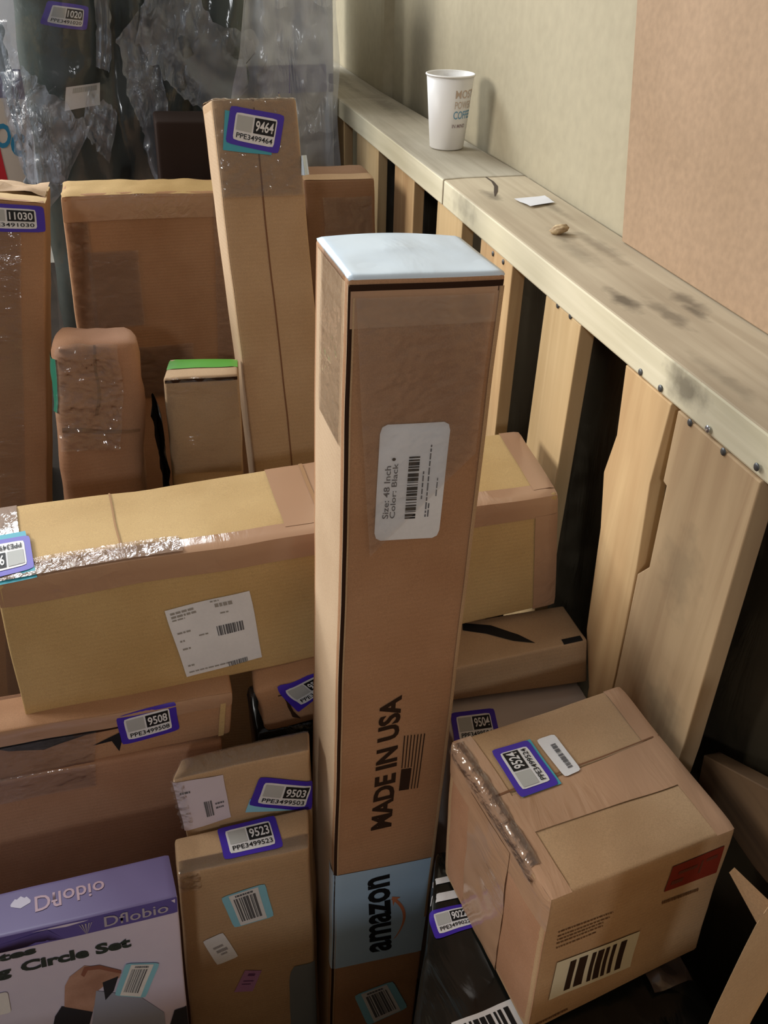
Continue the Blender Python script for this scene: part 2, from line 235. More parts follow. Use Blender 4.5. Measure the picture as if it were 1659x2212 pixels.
CB = cardboard('cardboard_tan', (180, 150, 116)); CB_red = cardboard('cardboard_reddish', (170, 130, 97)); CB_yel = cardboard('cardboard_yellowish', (190, 160, 110)); CB_lit = cardboard('cardboard_lit_side', (200, 174, 144))
CB_dark = cardboard('cardboard_shaded_brown', (142, 108, 82)); CB_pink = cardboard('kraft_paper_rosy', (168, 128, 100))
CB_inside = plain('cardboard_cut_edge', (120, 84, 60), .8, .2)
SEAM = plain('seam_shadow_gap', (52, 34, 24), .9, .1)
TAPE = wrinkle('brown_packing_tape', (172, 136, 108), rough=.16, strength=.5)
TAPE_clear = wrinkle('clear_packing_tape', (196, 176, 160), rough=.07, strength=.7, alpha=.12, scale=(90, 30, 90), dist=.006)
SHRINK = wrinkle('clear_shrink_film', (180, 165, 158), rough=.07, strength=.7, alpha=.08, scale=(30, 80, 60), dist=.008)
BLUE_WHITE = wrinkle('pale_blue_tape', (212, 229, 244), rough=.30, strength=.5, scale=(14, 6, 14), dist=.008, spec=.5)
BLUE = plain('blue_printed_tape', (168, 196, 222), .5, .3)
PURPLE = plain('violet_sticker', (66, 42, 168), .45, .4)
LILAC = plain('lilac_sticker_edge', (140, 130, 214), .45, .4)
TEAL = plain('teal_sticker', (70, 160, 180), .5, .3)
SKY = plain('light_blue_label', (140, 200, 222), .5, .3)
WHITE = mottled('label_paper', (214, 214, 216), (228, 228, 230), scale=12, rough=.55, bump=.1)
GREYP = plain('label_code_area', (176, 178, 176), .6, .3)
INK = plain('black_ink', (24, 24, 26), .6, .3)
INK2 = plain('grey_ink', (96, 96, 100), .6, .3)
INKB = plain('dark_brown_print', (48, 32, 22), .7, .2)
INKF = plain('faint_brown_print', (104, 74, 48), .7, .2)
RED = plain('red_print', (122, 42, 28), .7, .2)
ORANGE = plain('orange_print', (206, 128, 92), .6, .2)
PINK = plain('pink_sticker', (178, 130, 178), .6, .3)
BLACKFILM = wrinkle('black_plastic_wrap', (22, 24, 22), rough=.22, strength=.9, scale=(24, 9, 24), dist=.01, spec=.5)
GREENBLACK = mottled('dark_green_black_fabric', (44, 53, 50), (60, 69, 66), scale=5, rough=.8, bump=.3, bscale=200)
FILM = wrinkle('hazy_clear_plastic_film', (236, 242, 250), rough=.25, strength=1, alpha=.45, scale=(30, 12, 10), dist=.02)
FOLD = wrinkle('folded_plastic_film', (166, 176, 194), rough=.28, strength=1, alpha=.30, scale=(70, 26, 30), dist=.02)

# ---------------------------------------------------------------- object helpers
col = scene.collection
def root_loc(o):
    while o.parent: o = o.parent
    return o.location.copy()
def link(name, bm, m, parent=None, smooth=True):
    me = bpy.data.meshes.new(name); bm.normal_update(); bm.to_mesh(me); bm.free()
    if smooth:
        for p in me.polygons: p.use_smooth = True
    for mm in (m if isinstance(m, (list, tuple)) else [m]): me.materials.append(mm)
    o = bpy.data.objects.new(name, me); col.objects.link(o)
    if parent is not None:
        me.transform(Matrix.Translation(-root_loc(parent))); o.parent = parent
    return o
def thing(name, label, cat, loc, group=None):
    o = bpy.data.objects.new(name, None); col.objects.link(o); o.location = loc; o.empty_display_size = .05
    o['label'] = label; o['category'] = cat
    if group: o['group'] = group
    return o
def tag(o, label, cat, group=None):
    o['label'] = label; o['category'] = cat
    if group: o['group'] = group
    return o
def structure(o): o['kind'] = 'structure'; return o

S8 = [(0,0,0),(1,0,0),(0,1,0),(1,1,0),(0,0,1),(1,0,1),(0,1,1),(1,1,1)]
class Box:
    """a six-sided carton given by its eight corners, with softened edges and a little bulge"""
    def __init__(s, key, r=.004, amp=.0015, freq=9, seed=0):
        s.P = [Vector(p) for p in HEX[key]]; s.r = r; s.amp = amp; s.freq = freq; s.seed = Vector((seed*7.3, seed*3.1, seed*1.7))
        e = lambda a, b: (s.P[a]-s.P[b]).length
        s.L = Vector(((e(0,1)+e(4,5))/2, (e(0,2)+e(1,3))/2, (e(0,4)+e(1,5))/2))
    def tri(s, q):
        o = Vector((0, 0, 0))
        for i, c in enumerate(S8):
            w = (q[0] if c[0] else 1-q[0])*(q[1] if c[1] else 1-q[1])*(q[2] if c[2] else 1-q[2]); o += w*s.P[i]
        return o
    def pt(s, q, off=0):
        p = Vector((q[0]*s.L.x, q[1]*s.L.y, q[2]*s.L.z)); r = s.r
        c = Vector([min(max(p[i], r), s.L[i]-r) for i in range(3)]); d = p-c
        if d.length > 1e-9: p = c + d.normalized()*(r+off) if r > 0 else p
        w = s.tri((p.x/s.L.x, p.y/s.L.y, p.z/s.L.z))
        f = s.freq
        nv = nvec((w+s.seed)*f)*s.amp + nvec((w-s.seed)*f*3)*s.amp*.35
        return w+nv
    def on(s, face, u, v, off=0):
        q = {'front': (u, 0, v), 'top': (u, v, 0), 'left': (0, u, v), 'right': (1, u, v)}[face]
        return s.pt(q, off)
    def body(s, step=.018):
        bm = bmesh.new(); cache = {}
        def ticks(L):
            n = max(4, min(60, int(L/step))); r = s.r/L
            t = [0, r*.35, r] + [r+(1-2*r)*i/n for i in range(1, n)] + [1-r, 1-r*.35, 1]
            return t
        T = [ticks(s.L[i]) for i in range(3)]
        def vert(q):
            k = tuple(round(a, 5) for a in q)
            if k not in cache: cache[k] = bm.verts.new(s.pt(q))
            return cache[k]
        for ax in range(3):
            a, b = [i for i in range(3) if i != ax]
            for side in (0, 1):
                for i in range(len(T[a])-1):
                    for j in range(len(T[b])-1):
                        qs = []
                        for (ii, jj) in ((i, j), (i+1, j), (i+1, j+1), (i, j+1)):
                            q = [0, 0, 0]; q[ax] = side; q[a] = T[a][ii]; q[b] = T[b][jj]; qs.append(vert(q))
                        try: bm.faces.new(qs)
                        except ValueError: pass
        bmesh.ops.recalc_face_normals(bm, faces=bm.faces)
        return bm
def quad_uv(Q, a, b):
    """a to the right, b downwards inside the quad TL TR BR BL"""
    t = [Q[0][k]*(1-a)+Q[1][k]*a for k in (0, 1)]; l = [Q[3][k]*(1-a)+Q[2][k]*a for k in (0, 1)]
    return (t[0]*(1-b)+l[0]*b, t[1]*(1-b)+l[1]*b)
def sheet(bx, face, Q, off, sub=(0, 0, 1, 1), rnd=0, n=(8, 8), flutter=0, crinkle=0, cf=70):
    bm = bmesh.new(); vs_ = []
    for j in range(n[1]+1):
        row = []
        for i in range(n[0]+1):
            a, b = i/n[0], j/n[1]
            if rnd:
                ca, cb = min(max(a, rnd), 1-rnd), min(max(b, rnd*1.4), 1-rnd*1.4); d = Vector(((a-ca)/rnd, (b-cb)/(rnd*1.4)))
                m_ = max(abs(d.x), abs(d.y))
                if d.length > 1e-6 and abs(d.x) > 1e-6 and abs(d.y) > 1e-6: d = d*(m_/d.length); a = ca+d.x*rnd; b = cb+d.y*rnd*1.4
            a = sub[0]+(sub[2]-sub[0])*a; b = sub[1]+(sub[3]-sub[1])*b
            u, v = quad_uv(Q, a, b)
            o_ = off + (flutter*noise.noise(Vector((u*9, v*9, off*100))) if flutter else 0)
            if crinkle:
                w = bx.on(face, u, v, 0)*cf; w = Vector((w.x+.6*w.z, w.y, w.z*1.7-.5*w.x))
                o_ += crinkle*(noise.noise(w)+.5*noise.noise(w*2.3)+.3*noise.noise(w*5))+crinkle*.5
            row.append(bm.verts.new(bx.on(face, u, v, max(o_, .0004))))
        vs_.append(row)
    for j in range(n[1]):
        for i in range(n[0]): bm.faces.new((vs_[j][i], vs_[j+1][i], vs_[j+1][i+1], vs_[j][i+1]))
    bm.faces.ensure_lookup_table(); u, v = quad_uv(Q, (sub[0]+sub[2])/2, (sub[1]+sub[3])/2); out_ = bx.on(face, u, v, .02)-bx.on(face, u, v, 0)
    bm.normal_update(); avg = Vector((0, 0, 0))
    for f in bm.faces: avg += f.normal
    if avg.dot(out_) < 0: bmesh.ops.reverse_faces(bm, faces=bm.faces[:])
    return bm
def merge(bms):
    out = bmesh.new()
    for b in bms:
        me = bpy.data.meshes.new('t'); b.to_mesh(me); b.free(); out.from_mesh(me); bpy.data.meshes.remove(me)
    return out
def poly(bx, face, pts, off, cuts=2):
    bm = bmesh.new(); f = bm.faces.new([bm.verts.new((p[0], p[1], 0)) for p in pts])
    bmesh.ops.triangulate(bm, faces=[f])
    for _ in range(cuts): bmesh.ops.subdivide_edges(bm, edges=bm.edges[:], cuts=1)
    for v in bm.verts: v.co = bx.on(face, v.co.x, v.co.y, off)
    return bm
def text_bm(s, bold=0):
    cu = bpy.data.curves.new('t', 'FONT'); cu.body = s; cu.offset = bold; cu.resolution_u = 3
    o = bpy.data.objects.new('t', cu); col.objects.link(o)
    me = o.evaluated_get(bpy.context.evaluated_depsgraph_get()).to_mesh()
    bm = bmesh.new(); bm.from_mesh(me); o.to_mesh_clear(); bpy.data.objects.remove(o); bpy.data.curves.remove(cu)
    xs = [v.co.x for v in bm.verts]; ys = [v.co.y for v in bm.verts]; x0, x1, y0, y1 = min(xs), max(xs), min(ys), max(ys)
    for v in bm.verts: v.co = Vector(((v.co.x-x0)/(x1-x0), 1-(v.co.y-y0)/(y1-y0), 0))
    bmesh.ops.triangulate(bm, faces=bm.faces[:])
    return bm
def text_on(bx, face, Q, s, off, sub=(0, 0, 1, 1), bold=0):
    bm = text_bm(s, bold)
    for v in bm.verts:
        u, w = quad_uv(Q, sub[0]+(sub[2]-sub[0])*v.co.x, sub[1]+(sub[3]-sub[1])*v.co.y); v.co = bx.on(face, u, w, off)
    return bm
def bars(bx, face, Q, off, sub, n=26, seed=1, fill=.5):
    rnd = random.Random(seed); x = 0; out = []
    while x < 1:
        w = rnd.choice((.5, 1, 1, 1.6, 2.2))/n*1.0
        if x+w > 1: break
        a0 = sub[0]+(sub[2]-sub[0])*x; a1 = sub[0]+(sub[2]-sub[0])*(x+w)
        out.append(sheet(bx, face, Q, off, (a0, sub[1], a1, sub[3]), n=(1, 4)))
        x += w + rnd.choice((.5, .8, 1.2))/n
    return merge(out)
def lines(bx, face, Q, off, rows, seed=1):
    """rows of unreadably small print as short dashes: (b, height, a0, a1)"""
    rnd = random.Random(seed); out = []
    for (b, h, a0, a1) in rows:
        x = a0
        while x < a1:
            w = min(rnd.uniform(.02, .07), a1-x); out.append(sheet(bx, face, Q, off, (x, b, x+w, b+h), n=(1, 1))); x += w+.012
    return merge(out)
def lpn(bx, face, Q, owner, number, code, name='inventory_sticker', under=None, base=.0012):
    """violet-bordered stock sticker: number on a black block, code line below"""
    if under: link('under_sticker', sheet(bx, face, under[0], base-.0004, n=(6, 6)), under[1], owner)
    st = link(name, sheet(bx, face, Q, base, rnd=.06, n=(10, 10)), PURPLE, owner)
    link('white_panel', sheet(bx, face, Q, base+.0004, (.115, .14, .885, .87), rnd=.06, n=(8, 8)), WHITE, st)
    link('blank_code_area', sheet(bx, face, Q, base+.0008, (.15, .2, .44, .60), n=(4, 4)), GREYP, st)
    link('black_block', sheet(bx, face, Q, base+.0008, (.47, .2, .86, .60), n=(4, 4)), INK, st)
    link('number', text_on(bx, face, Q, number, base+.0012, (.50, .26, .835, .54), bold=.02), WHITE, st)
    link('code_line', text_on(bx, face, Q, code, base+.0010, (.17, .66, .85, .80), bold=.01), INK, st)
    return st
def barcode_label(bx, face, Q, owner, seed=1, side=SKY, name='barcode_label', base=.0012):
    st = link(name, sheet(bx, face, Q, base, rnd=.06, n=(8, 8)), side, owner)
    link('white_panel', sheet(bx, face, Q, base+.0004, (.17, .03, .83, .97), n=(6, 6)), WHITE, st)
    link('barcode', bars(bx, face, Q, base+.0008, (.24, .16, .76, .86), n=20, seed=seed), INK2, st)
    link('print', lines(bx, face, Q, base+.0008, [(.07, .05, .3, .7)], seed), INK2, st)
    return st
def prism(poly2, x0, x1, plane='yz', bev=0):
    """extrude a 2-D outline given in the y-z plane from x0 to x1 (or xy plane from z0 to z1)"""
    bm = bmesh.new(); mk = (lambda p, x: (x, p[0], p[1])) if plane == 'yz' else ((lambda p, x: (p[0], p[1], x)) if plane == 'xy' else (lambda p, x: (p[0], x, p[1])))
    a = [bm.verts.new(mk(p, x0)) for p in poly2]; b = [bm.verts.new(mk(p, x1)) for p in poly2]; n = len(poly2)
    bm.faces.new(a); bm.faces.new(b[::-1])
    for i in range(n): bm.faces.new((a[i], a[(i+1) % n], b[(i+1) % n], b[i]))
    bmesh.ops.recalc_face_normals(bm, faces=bm.faces)
    if bev: bmesh.ops.bevel(bm, geom=bm.edges[:], offset=bev, segments=2, affect='EDGES', profile=.5)
    return bm
def rect(y0, y1, z0, z1): return [(y0, z0), (y1, z0), (y1, z1), (y0, z1)]
def start(key, name, label, cat, mat, group=None, **kw):
    bx = Box(key, **kw)
    c = (bx.P[4]+bx.P[5]+bx.P[6]+bx.P[7])/4
    t = thing(name, label, cat, c, group)
    link('carton_body', bx.body(), mat, t)
    return bx, t
def strip(bx, t, face, Q, mat, name='tape_strip', off=.0007, n=(20, 6), **kw): return link(name, sheet(bx, face, Q, off, n=n, **kw), mat, t, smooth=not kw.get('crinkle'))
CRK = wrinkle('crinkled_clear_tape', (236, 228, 222), rough=.06, strength=.4, alpha=.05, scale=(60, 34, 120), dist=.004)
R_ = lambda u0, v0, u1, v1: [(u0, v0), (u1, v0), (u1, v1), (u0, v1)]

# ================================================================= the room
def slab(name, lo, hi, m):
    bm = bmesh.new(); bmesh.ops.create_cube(bm, size=1)
    for v in bm.verts: v.co = Vector([lo[i]+(v.co[i]+.5)*(hi[i]-lo[i]) for i in range(3)])
    return structure(link(name, bm, m, smooth=False))
WALLM = mottled('cream_painted_board', (164, 153, 129), (172, 162, 138), scale=2.2, rough=.7, bump=.12, bscale=30)
FARM = mottled('pale_far_wall', (206, 204, 196), (216, 214, 206), scale=2, rough=.8)
FLOORM = mottled('dusty_dark_floor', (36, 30, 26), (52, 44, 38), scale=4, rough=.9)
slab('floor', (-4, -2.5, FLOOR_Z-.05), (3, 5, FLOOR_Z-.001), FLOORM)
# right wall: near board, a soft step, far board standing 3 cm proud
prof = [(.583, -1.6), (.583, 1.98), (.580, 2.04), (.572, 2.09), (.556, 2.115), (.553, 2.13), (.553, 4.4)]
bm = bmesh.new(); ra = [bm.verts.new((x, y, FLOOR_Z)) for x, y in prof]; rb = [bm.verts.new((x, y, 3.2)) for x, y in prof]
for i in range(len(prof)-1): bm.faces.new((ra[i], rb[i], rb[i+1], ra[i+1]))
rc = [bm.verts.new((.70, y, z)) for y, z in ((-1.6, FLOOR_Z), (4.4, FLOOR_Z), (4.4, 3.2), (-1.6, 3.2))]; bm.faces.new(rc)
structure(link('wall_right', bm, WALLM, smooth=False))
# unseen low timber bin sides, left and near, added to shade the heap
PART = wood('partition_timber', (150, 122, 90), (176, 146, 108), axis=1)
slab('wall_left_unseen', (-.80, .0, FLOOR_Z), (-.76, 2.7, 1.36), PART)
slab('wall_near_unseen', (-.80, -.06, FLOOR_Z), (.44, -.03, 1.2), PART)
slab('wall_far', (-4, 4.3, FLOOR_Z), (.7, 4.4, 3.2), FARM)

# ================================================================= slatted wooden bin side
cr = thing('slatted_crate_side', 'pale sawn timber crate side, flat top rail over upright slats, against the cream wall', 'crate', (.51, 1.0, FLOOR_Z))
off = Vector((.51, 1.0, FLOOR_Z))
def kn(lst, z=1.375): return [(x-off.x, y-off.y, z-off.z, ra_, rc_, d) for x, y, ra_, rc_, d in lst]
RAIL1 = wood('rail_timber_near', (172, 156, 132), (200, 186, 160), axis=1, knots=kn([(.473, .793, .035, .012, .8), (.539, .775, .03, .013, .6), (.500, .746, .04, .012, .55), (.530, .748, .025, .008, .7), (.496, .950, .05, .016, .35), (.532, .961, .06, .014, .35), (.484, 1.215, .03, .012, .6), (.545, 1.14, .05, .01, .4), (.505, 1.02, .03, .014, .5), (.47, .60, .05, .01, .35)]))
RAIL2 = wood('rail_timber_far', (160, 150, 132), (190, 182, 164), axis=1, knots=kn([(.52, 1.95, .12, .02, .4), (.49, 2.3, .15, .03, .4)]))
FACE = wood('rail_edge_lit', (206, 197, 168), (228, 219, 192), axis=1, knots=kn([(.445, .62, .035, .016, .7), (.445, 1.22, .05, .02, .35)], 1.36))  # paler front edge: light from the left put into the timber colour
def rail(name, outline, top, face):
    bm = prism(outline, 1.337, 1.375, 'xy', .0025)
    o = link(name, bm, [top, face], cr, smooth=False)
    for p in o.data.polygons:
        if p.normal.x < -.6: p.material_index = 1
    return o
rail('top_rail', [(.452, .10), (.447, .6), (.444, .9), (.443, 1.312), (.476, 1.318), (.513, 1.318), (.578, 1.318), (.578, .10)], RAIL1, FACE)
rail('top_rail', [(.443, 1.316), (.476, 1.322), (.513, 1.322), (.579, 1.322), (.552, 2.13), (.552, 2.75), (.435, 2.75), (.436, 2.04)], RAIL2, FACE)
# curved crack by the joint
bm = bmesh.new(); pts = [(.5125, 1.3185), (.513, 1.29), (.508, 1.262), (.4965, 1.232), (.486, 1.208)]; w_ = [.0012, .002, .003, .003, .0005]
va = [(bm.verts.new((p[0]-w, p[1], 1.3754)), bm.verts.new((p[0]+w, p[1], 1.3754))) for p, w in zip(pts, w_)]
for i in range(len(va)-1): bm.faces.new((va[i][0], va[i][1], va[i+1][1], va[i+1][0]))
link('crack', bm, plain('crack_dark', (70, 56, 42), .9), cr)
PW = [wood('slat_timber_a', (186, 150, 108), (214, 182, 136), axis=2, knots=[(-.067, -.42, .90, .012, .012, .6)]),
      wood('slat_timber_b', (176, 146, 112), (202, 174, 136), axis=2, knots=[(-.067, -.44, .86, .05, .03, .3), (-.067, -.47, .70, .05, .03, .3)]),
      wood('slat_timber_c', (190, 160, 116), (212, 184, 140), axis=2)]
SIDE = plain('slat_sawn_side', (132, 92, 56), .8)
def slat(outline, m, x0=.446, th=.019):
    bm = prism(outline, x0, x0+th, 'yz', .0012); return link('slat', bm, m, cr, smooth=False)
def down(top, bottom): return top
W = PLK['wide']; T2 = PLK['two']
slat([(W[0][0], 1.3365), (W[1][0], 1.3365)] + W[2:7] + [(W[6][0]+.002, FLOOR_Z), (W[0][0]+.006, FLOOR_Z), (W[9][0]+.002, W[9][1])], PW[1])
slat([(T2[0][0]+.001, 1.3365), (T2[1][0], 1.3365)] + T2[2:7] + [(T2[6][0]-.004, FLOOR_Z), (W[6][0]+.004, FLOOR_Z), (W[6][0]+.003, T2[8][1]), (T2[9][0]+.002, T2[9][1]), (T2[10][0]+.003, T2[10][1])], PW[0])
for (y0, y1, mi, sl) in ((.825, .920, 2, .004), (1.027, 1.145, 0, 0), (1.225, 1.345, 2, 0), (1.475, 1.60, 0, 0), (1.72, 1.90, 2, 0), (2.02, 2.14, 0, 0), (.13, .27, 0, 0)):
    slat([(y0, 1.3365), (y1, 1.3365), (y1+sl, .9), (y1+.003, FLOOR_Z), (y0-.002, FLOOR_Z), (y0+sl, .9)], PW[mi])
# lower cross board beside the square carton, its shadow painted into dark timber
DB = wood('cross_board_shaded', (70, 52, 36), (92, 70, 48), axis=1)
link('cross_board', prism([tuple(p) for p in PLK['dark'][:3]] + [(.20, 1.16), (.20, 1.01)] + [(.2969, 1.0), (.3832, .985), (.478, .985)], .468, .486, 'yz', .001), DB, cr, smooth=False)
# nails
NAIL = plain('nail_steel', (96, 98, 100), .45, .5, metal=.6); BRIGHT = plain('nail_bright', (190, 196, 204), .2, .5, metal=.8)
for i, (y, z) in enumerate(PLK['nails']):
    bm = bmesh.new(); bmesh.ops.create_uvsphere(bm, u_segments=10, v_segments=6, radius=.0036)
    for v in bm.verts: v.co = Vector((v.co.x*.35, v.co.y, v.co.z)) + Vector((.4455, y, z))
    link('nail', bm, BRIGHT if i == 5 else NAIL, cr)

# dark film-wrapped goods behind the slats
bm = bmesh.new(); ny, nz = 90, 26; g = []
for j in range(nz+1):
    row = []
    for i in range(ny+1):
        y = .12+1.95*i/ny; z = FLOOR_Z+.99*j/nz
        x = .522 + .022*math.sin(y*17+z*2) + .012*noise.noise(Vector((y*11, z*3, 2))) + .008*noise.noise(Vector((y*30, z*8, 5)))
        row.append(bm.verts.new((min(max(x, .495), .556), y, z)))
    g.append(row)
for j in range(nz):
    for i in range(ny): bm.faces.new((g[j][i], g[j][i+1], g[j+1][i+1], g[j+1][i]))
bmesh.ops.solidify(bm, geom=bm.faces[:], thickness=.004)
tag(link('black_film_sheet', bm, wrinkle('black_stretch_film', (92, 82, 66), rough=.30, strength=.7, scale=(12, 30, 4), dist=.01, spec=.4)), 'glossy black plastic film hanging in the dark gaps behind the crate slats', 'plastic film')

# ================================================================= things on the rail
# paper cup
cup = thing('paper_cup', 'white paper coffee cup standing on the top rail against the cream wall', 'cup', (.517, 1.528, 1.3755))
cx_, cy_ = .517, 1.528; z0, hh, rb_, rt_ = 1.3757, .114, .0290, .0395
def lathe(prof, cx, cy, n=48):
    bm = bmesh.new(); rings = []
    for r, z in prof: rings.append([bm.verts.new((cx+r*math.cos(2*math.pi*k/n), cy+r*math.sin(2*math.pi*k/n), z)) for k in range(n)])
    for a, b in zip(rings, rings[1:]):
        for k in range(n): bm.faces.new((a[k], a[(k+1) % n], b[(k+1) % n], b[k]))
    bm.faces.new(rings[0][::-1]); bm.faces.new(rings[-1]); return bm
CUPM = plain('white_cup_paper', (232, 230, 228), .45, .35); CUPIN = plain('cup_inside', (236, 214, 200), .5, .3)
link('cup_body', lathe([(rb_-.002, z0), (rb_, z0+.002), (rt_, z0+hh), (rt_-.0012, z0+hh), (rb_-.001, z0+.008)], cx_, cy_), CUPM, cup)
bm = bmesh.new(); n = 48; R0 = []
for k in range(n+1):
    a = 2*math.pi*k/n
    R0.append([bm.verts.new((cx_+(rt_+.0004+.0016*math.cos(b))*math.cos(a), cy_+(rt_+.0004+.0016*math.cos(b))*math.sin(a), z0+hh+.0016*math.sin(b))) for b in [2*math.pi*q/8 for q in range(9)]])
for k in range(n):
    for q in range(8): bm.faces.new((R0[k][q], R0[k+1][q], R0[k+1][q+1], R0[k][q+1]))
link('rolled_rim', bm, CUPM, cup)
def on_cup(ang0, ang1, s, zt, zb, mat, name='print'):
    bm = text_bm(s, .01)
    for v in bm.verts:
        z = z0+hh*(1-(zt+(zb-zt)*v.co.y)); r = rb_+(rt_-rb_)*(z-z0)/hh+.0004; a = math.radians(ang0+(ang1-ang0)*v.co.x)
        v.co = Vector((cx_+r*math.cos(a), cy_+r*math.sin(a), z))
    return link(name, bm, mat, cup)
on_cup(-92, -30, 'MOST', .17, .28, plain('cup_print_tan', (196, 176, 160), .6)); on_cup(-92, -34, 'POWER', .32, .42, plain('cup_print_grey', (204, 188, 174), .6))
on_cup(-94, -30, 'COFFEE', .45, .56, plain('cup_print_blue', (110, 160, 190), .6)); on_cup(-96, -52, 'IN MIND', .63, .68, plain('cup_print_dark', (150, 130, 130), .6))
# scrap of paper, wood splinter
pc = [(.5053, 1.1837), (.5547, 1.1905), (.5561, 1.158), (.5124, 1.1415)]
bm = bmesh.new(); q = [bm.verts.new((p[0], p[1], 1.3772+.001*(i % 2))) for i, p in enumerate(pc)]; bm.faces.new(q)
bmesh.ops.subdivide_edges(bm, edges=bm.edges[:], cuts=4, use_grid_fill=True)
for v in bm.verts: v.co.z += .001*noise.noise(v.co*60)
tag(link('paper_scrap', bm, plain('white_scrap', (226, 226, 230), .6)), 'small torn scrap of white paper lying on the timber rail', 'paper scrap')
bm = bmesh.new(); bmesh.ops.create_icosphere(bm, subdivisions=3, radius=1)
for v in bm.verts:
    k = 1+.35*noise.noise(v.co*2.2); v.co = Vector((v.co.x*.011*k, v.co.y*.008*k, v.co.z*.006*k)).xyz + Vector((.5034+.004*v.co.z, 1.024, 1.3805))
tag(link('wood_chip', bm, wood('chip_wood', (120, 90, 62), (212, 190, 150), axis=0, scale=4)), 'small brown splintered wood chip on the rail, nearer than the white scrap', 'wood chip')

# brown board leaning on the wall
bd = tag(link('brown_board', prism([(-.6, 1.3765), (.977, 1.3765), (1.035, 1.631), (1.16, 2.2), (-.6, 2.2)], .566, .574, 'yz', .001), mottled('brown_sheet_board', (158, 132, 106), (170, 143, 117), scale=5, rough=.75, bump=.15, bscale=25, fine=.2), smooth=False), 'large flat brown cardboard sheet standing on the rail against the cream wall', 'cardboard sheet')

# ================================================================= main tall carton
bx, t = start('tall', 'tall_carton', 'tall narrow brown carton standing upright in the foreground with pale blue taped top', 'box', CB_red, r=.0035, amp=.0012, freq=6, seed=1)
bm = sheet(bx, 'top', R_(.0, .0, 1.0, 1.0), .0012, n=(24, 20)); bm.verts.ensure_lookup_table()
for i, v in enumerate(bm.verts): v.co.z += .003*math.sin(math.pi*min((i % 25)/24*1.05, 1))*(i//25)/20
bmesh.ops.solidify(bm, geom=bm.faces[:], thickness=.003); bmesh.ops.recalc_face_normals(bm, faces=bm.faces)
link('top_flap', bm, BLUE_WHITE, t)
link('flap_gap', merge([sheet(bx, 'front', R_(.012, .004, .99, .011), .0006, n=(30, 2)), sheet(bx, 'front', [(.0, .004), (.035, .009), (.028, .999), (.004, .999)], .0006, n=(2, 80))]), SEAM, t)
link('panel_edge', sheet(bx, 'front', R_(.032, .012, .045, .999), .0010, n=(2, 80)), CB, t)
link('lit_side_panel', sheet(bx, 'left', R_(.0, .004, 1, 1), .0005, n=(8, 80)), CB_lit, t)  # left face painted paler for the light it catches
link('edge_strip', sheet(bx, 'front', R_(.965, .008, 1.0, .7), .0012, n=(2, 60)), CB, t)
strip(bx, t, 'left', R_(.1, .0, .75, .12), CRK, 'side_tape', .0012, (24, 60), crinkle=.0005, cf=40)
strip(bx, t, 'front', R_(.02, .008, .99, .032), TAPE, 'top_edge_tape', .0009, (16, 4))
strip(bx, t, 'front', [(.05, .012), (.93, .012), (.93, .13), (.20, .21)], CRK, 'loose_film', .0022, (60, 90), crinkle=.0007, cf=30)
Q = DEC['tall_label']; lb = link('product_label', sheet(bx, 'front', Q, .0014, rnd=.07, n=(14, 10)), WHITE, t)
link('size_text', text_on(bx, 'front', Q, 'Size: 48 Inch', .0018, (.20, .10, .66, .19), .01), INK2, lb); link('colour_text', text_on(bx, 'front', Q, 'Color: Black', .0018, (.20, .21, .68, .29), .01), INK2, lb)
link('small_print', merge([lines(bx, 'front', Q, .0018, [(.66, .02, .36, .6), (.74, .02, .2, .82), (.78, .02, .2, .32), (.88, .015, .38, .55)], 3)]), INK2, lb)
link('barcode', bars(bx, 'front', Q, .0018, (.19, .44, .74, .60), n=40, seed=7), INK, lb)
bm = bmesh.new(); bmesh.ops.create_circle(bm, cap_ends=True, radius=1, segments=16)
for v in bm.verts: v.co = bx.on('front', *quad_uv(Q, .715+.013*v.co.x, .22+.028*v.co.y), .002)
link('ink_dot', bm, INK, lb)
link('origin_print', text_on(bx, 'front', DEC['tall_made'], 'MADE IN USA', .0008, bold=.035), INKB, t)
Q = DEC['tall_flag']
link('flag_print', merge([sheet(bx, 'front', Q, .0008, (0, 0, .4, .5), n=(3, 3))] + [sheet(bx, 'front', Q, .0008, (0 if b > .5 else .42, b, 1, b+.05), n=(4, 1)) for b in [i/6.7 for i in range(7)]]), INKB, t)
tp = link('blue_tape', sheet(bx, 'front', DEC['tall_blue'], .0012, n=(20, 20)), BLUE, t)
link('tape_corner_highlight', sheet(bx, 'left', [(.0, DEC['tall_blue'][0][1]-.004), (.14, DEC['tall_blue'][0][1]-.008), (.06, DEC['tall_blue'][3][1]-.01), (.0, DEC['tall_blue'][3][1])], .0014, n=(3, 12)), BLUE_WHITE, tp)  # wrapped tape end, its whitish highlight painted in with a paler colour
link('tape_lettering', text_on(bx, 'front', DEC['tall_amazon'], 'amazon', .0018, bold=.03), INK, tp)
Q = DEC['tall_arrow']; bm = bmesh.new(); va = []
for i in range(21):
    a = i/20; d = math.sin(math.pi*a)**.8*.75+.08; w = .05+.16*a*(1-.3*a)
    va.append((bm.verts.new(bx.on('front', *quad_uv(Q, a, d-w), .0018)), bm.verts.new(bx.on('front', *quad_uv(Q, a, d+w*.6), .0018))))
for a, b in zip(va, va[1:]): bm.faces.new((a[0], b[0], b[1], a[1]))
hd_ = [quad_uv(Q, *p) for p in ((.82, .05), (1.06, .0), (1.0, .55), (.95, .2))]
bm.faces.new([bm.verts.new(bx.on('front', u, v, .0019)) for u, v in hd_])
link('tape_arrow', bm, ORANGE, tp)
barcode_label(bx, 'front', DEC['tall_bar'], t, 5)

